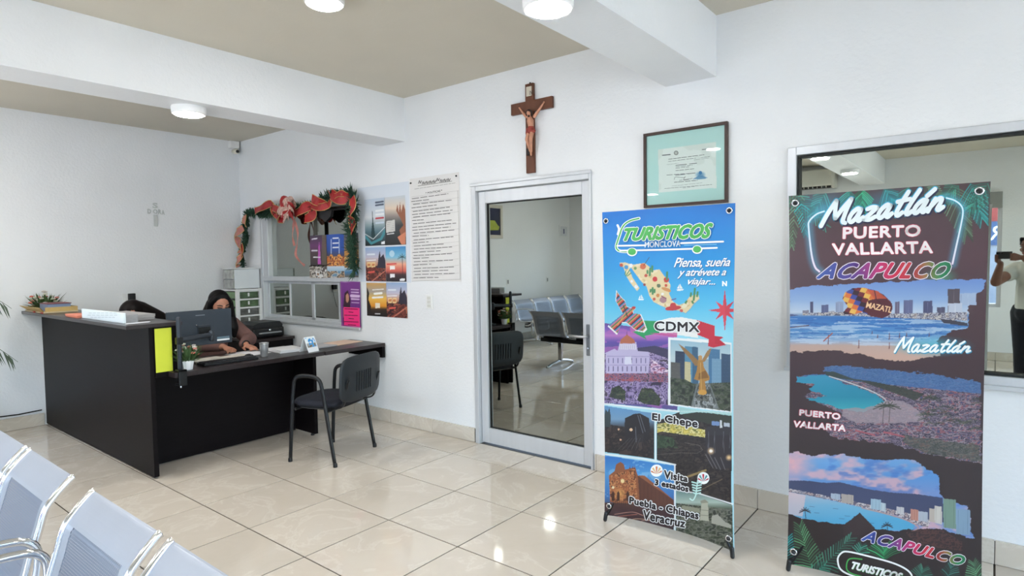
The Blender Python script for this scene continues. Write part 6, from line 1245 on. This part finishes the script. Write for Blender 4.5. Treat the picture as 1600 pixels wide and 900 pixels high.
def hand(b_, wrist, knuckle, tips, thumb, s=1.0):
    """palm from wrist to four knuckles; tips = list of (mid, tip) per finger"""
    w = Vector(wrist)
    for k, (kn, (md, tp)) in enumerate(zip(knuckle, tips)):
        b_.cap(w.lerp(Vector(kn), .15), kn, .016*s, .011*s); b_.chain([Vector(kn), Vector(md), Vector(tp)], [.0098*s, .0088*s, .0075*s])
    b_.chain([w.lerp(Vector(knuckle[0]), .25), Vector(thumb[0]), Vector(thumb[1])], [.014*s, .0105*s, .008*s])
# ---- woman at the desk, head bowed, writing
wo_ = thing('person', 'woman in a brown blouse with long black hair writing at the desk', 'person', (1.52, -.96, 0))
hc = onX(345, 483, 1.62); hc = Vector((1.60, hc[1], 1.135)); M1 = frame_of(math.radians(-6), math.radians(17))
b_ = B(); L1 = head_parts(b_, hc, M1, 1.06)
sh = Vector((1.46, hc.y, .98)); pel = Vector((1.38, hc.y-.0, .52))
b_.chain([L1(0, -.03, -.06), sh+Vector((.02, 0, .045)), sh+Vector((0, 0, -.02))], [.052, .052, .075]); b_.chain([sh+Vector((0, 0, -.05)), Vector((1.42, hc.y, .76)), pel], [.12, .115, .14]); b_.chain([sh+Vector((0, -.15, -.02)), sh+Vector((0, .15, -.02))], [.065, .065])
eL, wL = Vector((1.60, hc.y+.27, .80)), Vector((1.93, hc.y+.06, .80)); eR, wR = Vector((1.58, hc.y-.27, .80)), Vector((1.90, hc.y-.14, .80))
b_.chain([sh+Vector((.0, .17, -.03)), eL, wL], [.058, .045, .026]); b_.chain([sh+Vector((.0, -.17, -.03)), eR, wR], [.058, .045, .026])
for s_ in (-1, 1): b_.chain([pel+Vector((0, .09*s_, 0)), Vector((1.80, hc.y+.11*s_, .53)), Vector((1.84, hc.y+.11*s_, .10)), Vector((1.95, hc.y+.11*s_, .06))], [.09, .065, .042, .034])
def desk_hand(b_, w, sy):
    w = Vector(w); K = [w+Vector((.075, .030*sy, -.010)), w+Vector((.085, .010*sy, -.006)), w+Vector((.082, -.012*sy, -.008)), w+Vector((.072, -.032*sy, -.014))]
    T = [(k+Vector((.032, 0, -.004)), k+Vector((.052, -.004*sy, -.024))) for k in K]; hand(b_, w, K, T, (w+Vector((.045, .052*sy, -.016)), w+Vector((.085, .056*sy, -.028))))
wL2, wR2 = Vector((1.965, hc.y+.045, .797)), Vector((1.935, hc.y-.13, .797)); desk_hand(b_, wL2, -1); desk_hand(b_, wR2, 1); b_.cap(wL, wL2, .026, .024).cap(wR, wR2, .026, .024)
body = remesh(b_.obj('body', SKIN, wo_), .0055, 4); face_details(wo_, L1, M1, 1.06)
cl = B(); cl.chain([sh+Vector((.01, 0, .005)), sh+Vector((0, 0, -.06)), Vector((1.42, hc.y, .76)), pel+Vector((0, 0, .03))], [.085, .14, .135, .158]); cl.chain([sh+Vector((0, -.155, -.025)), sh+Vector((0, .155, -.025))], [.078, .078])
cl.chain([sh+Vector((.0, .17, -.03)), eL, wL+Vector((-.03, 0, 0))], [.074, .066, .046]); cl.chain([sh+Vector((.0, -.17, -.03)), eR, wR+Vector((-.03, 0, 0))], [.074, .066, .046])
remesh(cl.obj('blouse', mat('brown_blouse', rgb(116, 84, 78), .85, noise=.18, nscale=9, bump=.5, bscale=14), wo_), .009, 4)
tr_ = B()
for s_ in (-1, 1): tr_.chain([pel+Vector((0, .09*s_, 0)), Vector((1.80, hc.y+.11*s_, .53)), Vector((1.84, hc.y+.11*s_, .14))], [.11, .08, .06])
remesh(tr_.obj('trousers', mat('dark_trousers', rgb(36, 36, 42), .9, noise=.1), wo_), .012, 4)
for s_ in (-1, 1): B().chain([Vector((1.82, hc.y+.11*s_, .045)), Vector((2.0, hc.y+.11*s_, .035))], [.044, .034]).obj('shoe', BLACKP, wo_, smooth=True)
B().tube([wL+Vector((.0, math.cos(a)*.032, math.sin(a)*.030)) for a in [2*PI*k/16 for k in range(16)]], .008, 6, closed=True).obj('wristband', BLACKP, wo_, smooth=True)
hb = B(); hb.ball(L1(0, -.026, .042), (.090, .100, .094), 20, M1)
for k in (-1, 1):
    hb.chain([L1(.006*k, .034, .106), L1(.040*k, .040, .088), L1(.068*k, .030, .050), L1(.082*k, .008, .0)], [.011, .013, .015, .020]); hb.chain([L1(.010*k, .012, .112), L1(.046*k, .018, .092), L1(.074*k, .008, .05)], [.014, .016, .018])
hb.chain([L1(.074, .0, .02), L1(.078, -.005, -.08), sh+Vector((.07, -.075, -.02)), sh+Vector((.10, -.08, -.12))], [.030, .032, .032, .02])
hb.chain([L1(-.078, .0, .02), L1(-.090, -.005, -.06), sh+Vector((.09, .11, .05)), sh+Vector((.14, .12, -.06)), sh+Vector((.15, .12, -.13))], [.034, .044, .052, .046, .022]); hb.chain([L1(-.03, -.06, 0), sh+Vector((-.07, .05, .02)), sh+Vector((-.10, .05, -.18))], [.06, .055, .04]); hb.chain([L1(.03, -.06, 0), sh+Vector((-.07, -.04, .02)), sh+Vector((-.10, -.03, -.18))], [.06, .05, .04])
remesh(hb.obj('hair', HAIR, wo_), .006, 5)
# her office chair
oc = thing('office_chair', 'black office chair under the woman at the desk', 'chair', (1.36, hc.y, 0)); superpad(B(), .48, .48, (1.36, hc.y, .375), .07, .15).obj('seat', BLACKP, oc, smooth=True); B().box(1.08, 1.12, hc.y-.21, hc.y+.21, .48, .86, bev=.015).obj('backrest', BLACKP, oc); B().box(1.085, 1.12, hc.y-.03, hc.y+.03, .33, .5, bev=.004).box(1.10, 1.3, hc.y-.03, hc.y+.03, .325, .342).obj('back_bar', BLACKM, oc); B().cap((1.36, hc.y, .12), (1.36, hc.y, .34), .025).obj('gas_column', CHROME, oc)
for k in range(5):
    a = 2*PI*k/5; e = Vector((1.36+.27*math.cos(a), hc.y+.27*math.sin(a), .075)); B().tube([(1.36, hc.y, .12), e], [.022, .014], 8).obj('base_arm', BLACKP, oc); B().ball((e.x, e.y, .03), (.024, .018, .0295)).obj('caster', BLACKP, oc)
# ---- second woman bent low behind the counter
h2 = onX(208, 484, 1.0); h2 = Vector((.98, h2[1], 1.06)); w2 = thing('person', 'dark-haired person bent low behind the counter, mostly hidden', 'person', (h2.x, h2.y+.25, 0)); M2 = frame_of(math.radians(-85), math.radians(38))
b_ = B(); L2 = head_parts(b_, h2, M2, 1.0); s2 = Vector((h2.x, h2.y+.16, .90)); p2 = Vector((h2.x, h2.y+.30, .50)); b_.chain([L2(0, -.03, -.06), s2+Vector((0, 0, .03)), s2, p2], [.052, .055, .11, .14]); b_.chain([s2+Vector((-.16, 0, 0)), s2+Vector((.16, 0, 0))], [.06, .06])
e2 = Vector((h2.x+.27, h2.y+.03, .81)); b_.chain([s2+Vector((.17, 0, 0)), e2, Vector((h2.x+.125, h2.y-.045, .985))], [.055, .045, .026]); e3 = Vector((h2.x-.26, h2.y-.0, .80)); b_.chain([s2+Vector((-.17, 0, 0)), e3, Vector((h2.x-.10, h2.y-.14, .765))], [.055, .045, .026])
kw = Vector((h2.x+.125, h2.y-.045, .985)); K = [kw+Vector((-.012+.004*i, -.028+.019*i, .07)) for i in range(4)]; hand(b_, kw, K, [(k+Vector((-.006, -.004, .03)), k+Vector((-.02, -.008, .05))) for k in K], (kw+Vector((.01, -.045, .04)), kw+Vector((.0, -.055, .075))))
kw = Vector((h2.x-.10, h2.y-.14, .765)); K = [kw+Vector((.03-.02*i, -.075, -.006)) for i in range(4)]; hand(b_, kw, K, [(k+Vector((0, -.03, -.002)), k+Vector((0, -.055, -.01))) for k in K], (kw+Vector((.045, -.04, -.006)), kw+Vector((.05, -.075, -.012))))
for s_ in (-1, 1): b_.chain([p2+Vector((.09*s_, 0, 0)), Vector((h2.x+.11*s_, h2.y-.03, .52)), Vector((h2.x+.11*s_, h2.y-.05, .08)), Vector((h2.x+.11*s_, h2.y-.16, .045))], [.09, .065, .042, .034])
remesh(b_.obj('body', SKIN, w2), .0065, 4); face_details(w2, L2, M2)
cl = B(); cl.chain([s2+Vector((0, .01, .0)), s2+Vector((0, .05, -.1)), p2+Vector((0, 0, .02))], [.13, .135, .158]); cl.chain([s2+Vector((-.16, 0, 0)), s2+Vector((.16, 0, 0))], [.078, .078]); cl.chain([s2+Vector((.17, 0, 0)), e2], [.072, .062]).chain([e2, Vector((h2.x+.155, h2.y-.03, .94))], [.062, .04]); cl.chain([s2+Vector((-.17, 0, 0)), e3], [.072, .062]).chain([e3, Vector((h2.x-.13, h2.y-.11, .775))], [.062, .036]); remesh(cl.obj('jacket', mat('olive_jacket', rgb(78, 66, 52), .85, noise=.2, nscale=12), w2), .010, 4)
hb = B(); hb.ball(L2(0, -.024, .040), (.090, .104, .092), 18, M2); hb.chain([L2(.07, .02, .05), L2(.09, .0, -.04), h2+Vector((-.10, -.03, -.16))], [.036, .040, .03]); hb.chain([L2(-.07, .03, .06), L2(-.10, .03, -.02), h2+Vector((.17, -.07, -.06)), h2+Vector((.26, -.10, -.105))], [.038, .040, .030, .014]); hb.chain([L2(0, -.08, 0), s2+Vector((0, .06, .10)), s2+Vector((0, .10, -.1))], [.075, .08, .04]); remesh(hb.obj('hair', HAIR2, w2), .007, 5)
tr_ = B()
for s_ in (-1, 1): tr_.chain([p2+Vector((.09*s_, 0, 0)), Vector((h2.x+.11*s_, h2.y-.03, .52)), Vector((h2.x+.11*s_, h2.y-.05, .12))], [.11, .08, .06])
remesh(tr_.obj('trousers', MATS['dark_trousers'], w2), .012, 4)
st_ = thing('stool', 'dark stool behind the counter under the bent person', 'stool', (p2.x, p2.y, 0)); superpad(B(), .34, .34, (p2.x, p2.y, .325), .05, .1, 2.0).obj('seat', BLACKP, st_, smooth=True)
for a, c in ((-1, -1), (-1, 1), (1, -1), (1, 1)): B().tube([(p2.x+.10*a, p2.y+.10*c, .30), (p2.x+.13*a, p2.y+.13*c, 0)], .012, 8).obj('leg', BLACKM, st_)
# ---- the photographer, standing behind the phone (seen in the wide mirrored window)
ph = thing('smartphone', 'black phone held up by the photographer in the mirrored window', 'phone', (7.10, -3.735, 1.5)); Mp = Matrix.Rotation(YAW, 3, 'Z')
def pl_(x, y, z): return Vector((7.0858, -3.6991, 1.5))+Mp @ Vector((x, y, z))
bb = B(); bb.box(-.075, .075, -.009, 0, -.036, .036, bev=.003); bmesh.ops.rotate(bb.bm, cent=(0, 0, 0), matrix=Mp, verts=bb.bm.verts[:]); bmesh.ops.translate(bb.bm, vec=pl_(.05, -.035, -.015), verts=bb.bm.verts[:]); bb.obj('phone_body', BLACKP, ph)
for k in range(3): B().cap(pl_(.008-.02*k+.02, -.036, .004), pl_(.008-.02*k+.02, -.033, .004), .008).obj('camera_lens', mat('lens_glass', rgb(16, 18, 26), .08, noise=.1), ph)
pg = thing('person', 'photographer in a pale grey t-shirt and dark jeans, seen in the mirrored window', 'person', (7.40, -4.19, 0))
F3 = math.radians(90+38); M3 = frame_of(F3, math.radians(4)); c3_ = Vector((7.36, -4.16, 1.565)); b_ = B(); L3 = head_parts(b_, c3_, M3, 1.0)
R3 = M3 @ Vector((1, 0, 0)); R3.z = 0; fw3 = Vector((math.cos(F3), math.sin(F3), 0)); s3 = Vector((7.39, -4.21, 1.34)); p3 = Vector((7.40, -4.24, .90))
b_.chain([L3(0, -.03, -.06), s3+Vector((0, 0, .05)), s3+Vector((0, 0, -.04)), Vector((7.39, -4.22, 1.1)), p3], [.055, .055, .11, .125, .145]); b_.chain([s3-R3*.17, s3+R3*.17], [.065, .065])
gl_, gr_ = pl_(-.02, -.055, -.045), pl_(.135, -.06, -.03)
eA, eB = s3-R3*.20+fw3*.20+Vector((0, 0, -.17)), s3+R3*.27+fw3*.16+Vector((0, 0, -.10))
eA = Vector((7.09, -3.93, 1.22)); wA = pl_(-.03, -.10, -.095); wB = pl_(.175, -.11, -.04)
b_.chain([s3-R3*.17, eA, wA], [.06, .046, .027]); b_.chain([s3+R3*.17, eB, wB], [.06, .046, .027])
for w_, sgn, base in ((wA, -1, pl_(-.035, -.05, -.04)), (wB, 1, pl_(.14, -.05, -.03))):
    K = [base+Mp @ Vector((sgn*.004, 0, .026-.019*i)) for i in range(4)]; T = [(k+Mp @ Vector((-sgn*.012, .018, 0)), k+Mp @ Vector((-sgn*.035, .012, .002))) for k in K]; hand(b_, w_, K, T, (base+Mp @ Vector((-sgn*.02, -.018, .03)), base+Mp @ Vector((-sgn*.045, -.014, .02))), .95)
for s_ in (-1, 1): b_.chain([p3+R3*.09*s_, Vector((7.40, -4.25, .48))+R3*.10*s_, Vector((7.41, -4.28, .09))+R3*.11*s_, Vector((7.38, -4.17, .05))+R3*.12*s_], [.10, .06, .042, .036])
remesh(b_.obj('body', SKIN2, pg), .0065, 4); face_details(pg, L3, M3)
cl = B(); cl.chain([s3+Vector((0, 0, .0)), Vector((7.39, -4.22, 1.15)), p3+Vector((0, 0, .06))], [.13, .142, .158]); cl.chain([s3-R3*.165, s3+R3*.165], [.08, .08]); cl.chain([s3-R3*.17, s3-R3*.17+(eA-(s3-R3*.17))*.45], [.08, .072]); cl.chain([s3+R3*.17, s3+R3*.17+(eB-(s3+R3*.17))*.45], [.08, .072]); remesh(cl.obj('t_shirt', mat('pale_grey_cotton', rgb(196, 198, 192), .9, noise=.06, nscale=10, bump=.3, bscale=14), pg), .010, 4)
jn = B(); jn.ball(p3, (.17, .17, .12))
for s_ in (-1, 1): jn.chain([p3+R3*.085*s_, Vector((7.40, -4.25, .48))+R3*.10*s_, Vector((7.41, -4.28, .10))+R3*.11*s_], [.125, .082, .068])
remesh(jn.obj('jeans', mat('dark_navy_denim', rgb(24, 28, 38), .9, noise=.2, nscale=60), pg), .011, 4)
for s_ in (-1, 1): B().chain([Vector((7.41, -4.28, .046))+R3*.11*s_, Vector((7.36, -4.12, .04))+R3*.125*s_], [.045, .038]).obj('shoe', BLACKP, pg, smooth=True)
hb = B(); hb.ball(L3(0, -.028, .042), (.088, .098, .088), 18, M3); hb.ball(L3(0, -.10, .01), (.05, .05, .06), 12, M3); hb.chain([L3(.05, .05, .085), L3(.082, .0, .02)], [.018, .02]).chain([L3(-.05, .05, .085), L3(-.082, .0, .02)], [.018, .02]); remesh(hb.obj('hair', HAIR, pg), .007, 4)
# ================================================================ things seen only in the mirror panes
fp = thing('framed_picture', 'framed picture of a green car on the back wall, mirrored in the door', 'picture', (0, -4.5, 1.92))
y0_, y1_ = -4.83, -4.12; WF = mat('cream_frame', rgb(206, 200, 186), .5, noise=.05)
for a in ((y0_, y1_, 1.91, 1.97), (y0_, y1_, 2.45, 2.51), (y0_, y0_+.06, 1.97, 2.45), (y1_-.06, y1_, 1.97, 2.45)): B().box(.002, .03, a[0], a[1], a[2], a[3], bev=.003).obj('frame_bar', WF, fp)
B().box(.004, .012, y0_+.06, y1_-.06, 1.97, 2.45).obj('mount', mat('night_blue_print', rgb(42, 46, 74), .5, noise=.3, nscale=4), fp)
B().prism([(-4.72, 2.06), (-4.26, 2.04), (-4.24, 2.12), (-4.36, 2.15), (-4.44, 2.23), (-4.62, 2.23), (-4.70, 2.15), (-4.75, 2.12)], 0, .0122, .0135).obj('car_print', mat('lime_print', rgb(166, 178, 60), .5, noise=.15, nscale=12), fp)
sg = thing('wall_notice', 'small white notice on the back wall by the corner, mirrored in the door', 'notice', (0, -6.85, 2.0)); B().box(.002, .012, -7.02, -6.70, 1.97, 2.23, bev=.002).obj('notice_frame', WPLAS, sg); B().box(.0121, .0135, -6.99, -6.73, 2.0, 2.20).obj('notice_sheet', mat('pale_notice_print', rgb(214, 216, 222), .6, noise=.1, nscale=30), sg); B().box(.0136, .0142, -6.88, -6.84, 2.05, 2.15).obj('notice_emblem', mat('navy_print', rgb(50, 60, 110), .6), sg)
for y, lb in ((-4.98, 'white wall socket left of the mirrored waiting seats'), (-6.25, 'white wall socket above the mirrored waiting seats')):
    t = thing('wall_socket', lb, 'socket', (0, y, 1.06)); B().box(.001, .009, y-.04, y+.04, 1.05, 1.17, bev=.002).obj('plate', WPLAS, t); B().box(.0092, .011, y-.02, y+.02, 1.075, 1.145).obj('insert', mat('grey_insert', rgb(140, 142, 142), .5), t)
ac = thing('air_conditioner', 'white split air conditioner mirrored at the left of the wide window', 'air conditioner', (4.6, -7.0, 2.56)); AW = mat('ac_white', rgb(222, 222, 214), .45, noise=.03)
B().box(4.18, 5.10, -7.095, -6.89, 2.62, 2.88, bev=.015).obj('housing', AW, ac); B().box(5.045, 5.10, -7.09, -6.885, 2.58, 2.885, bev=.01).obj('end_cap', AW, ac); B().box(4.20, 5.04, -7.08, -6.93, 2.59, 2.62).obj('air_outlet', BLACKP, ac)
for k in range(12): B().box(4.25+.065*k, 4.255+.065*k, -6.94, -6.90, 2.588, 2.618).obj('vane', AW, ac)
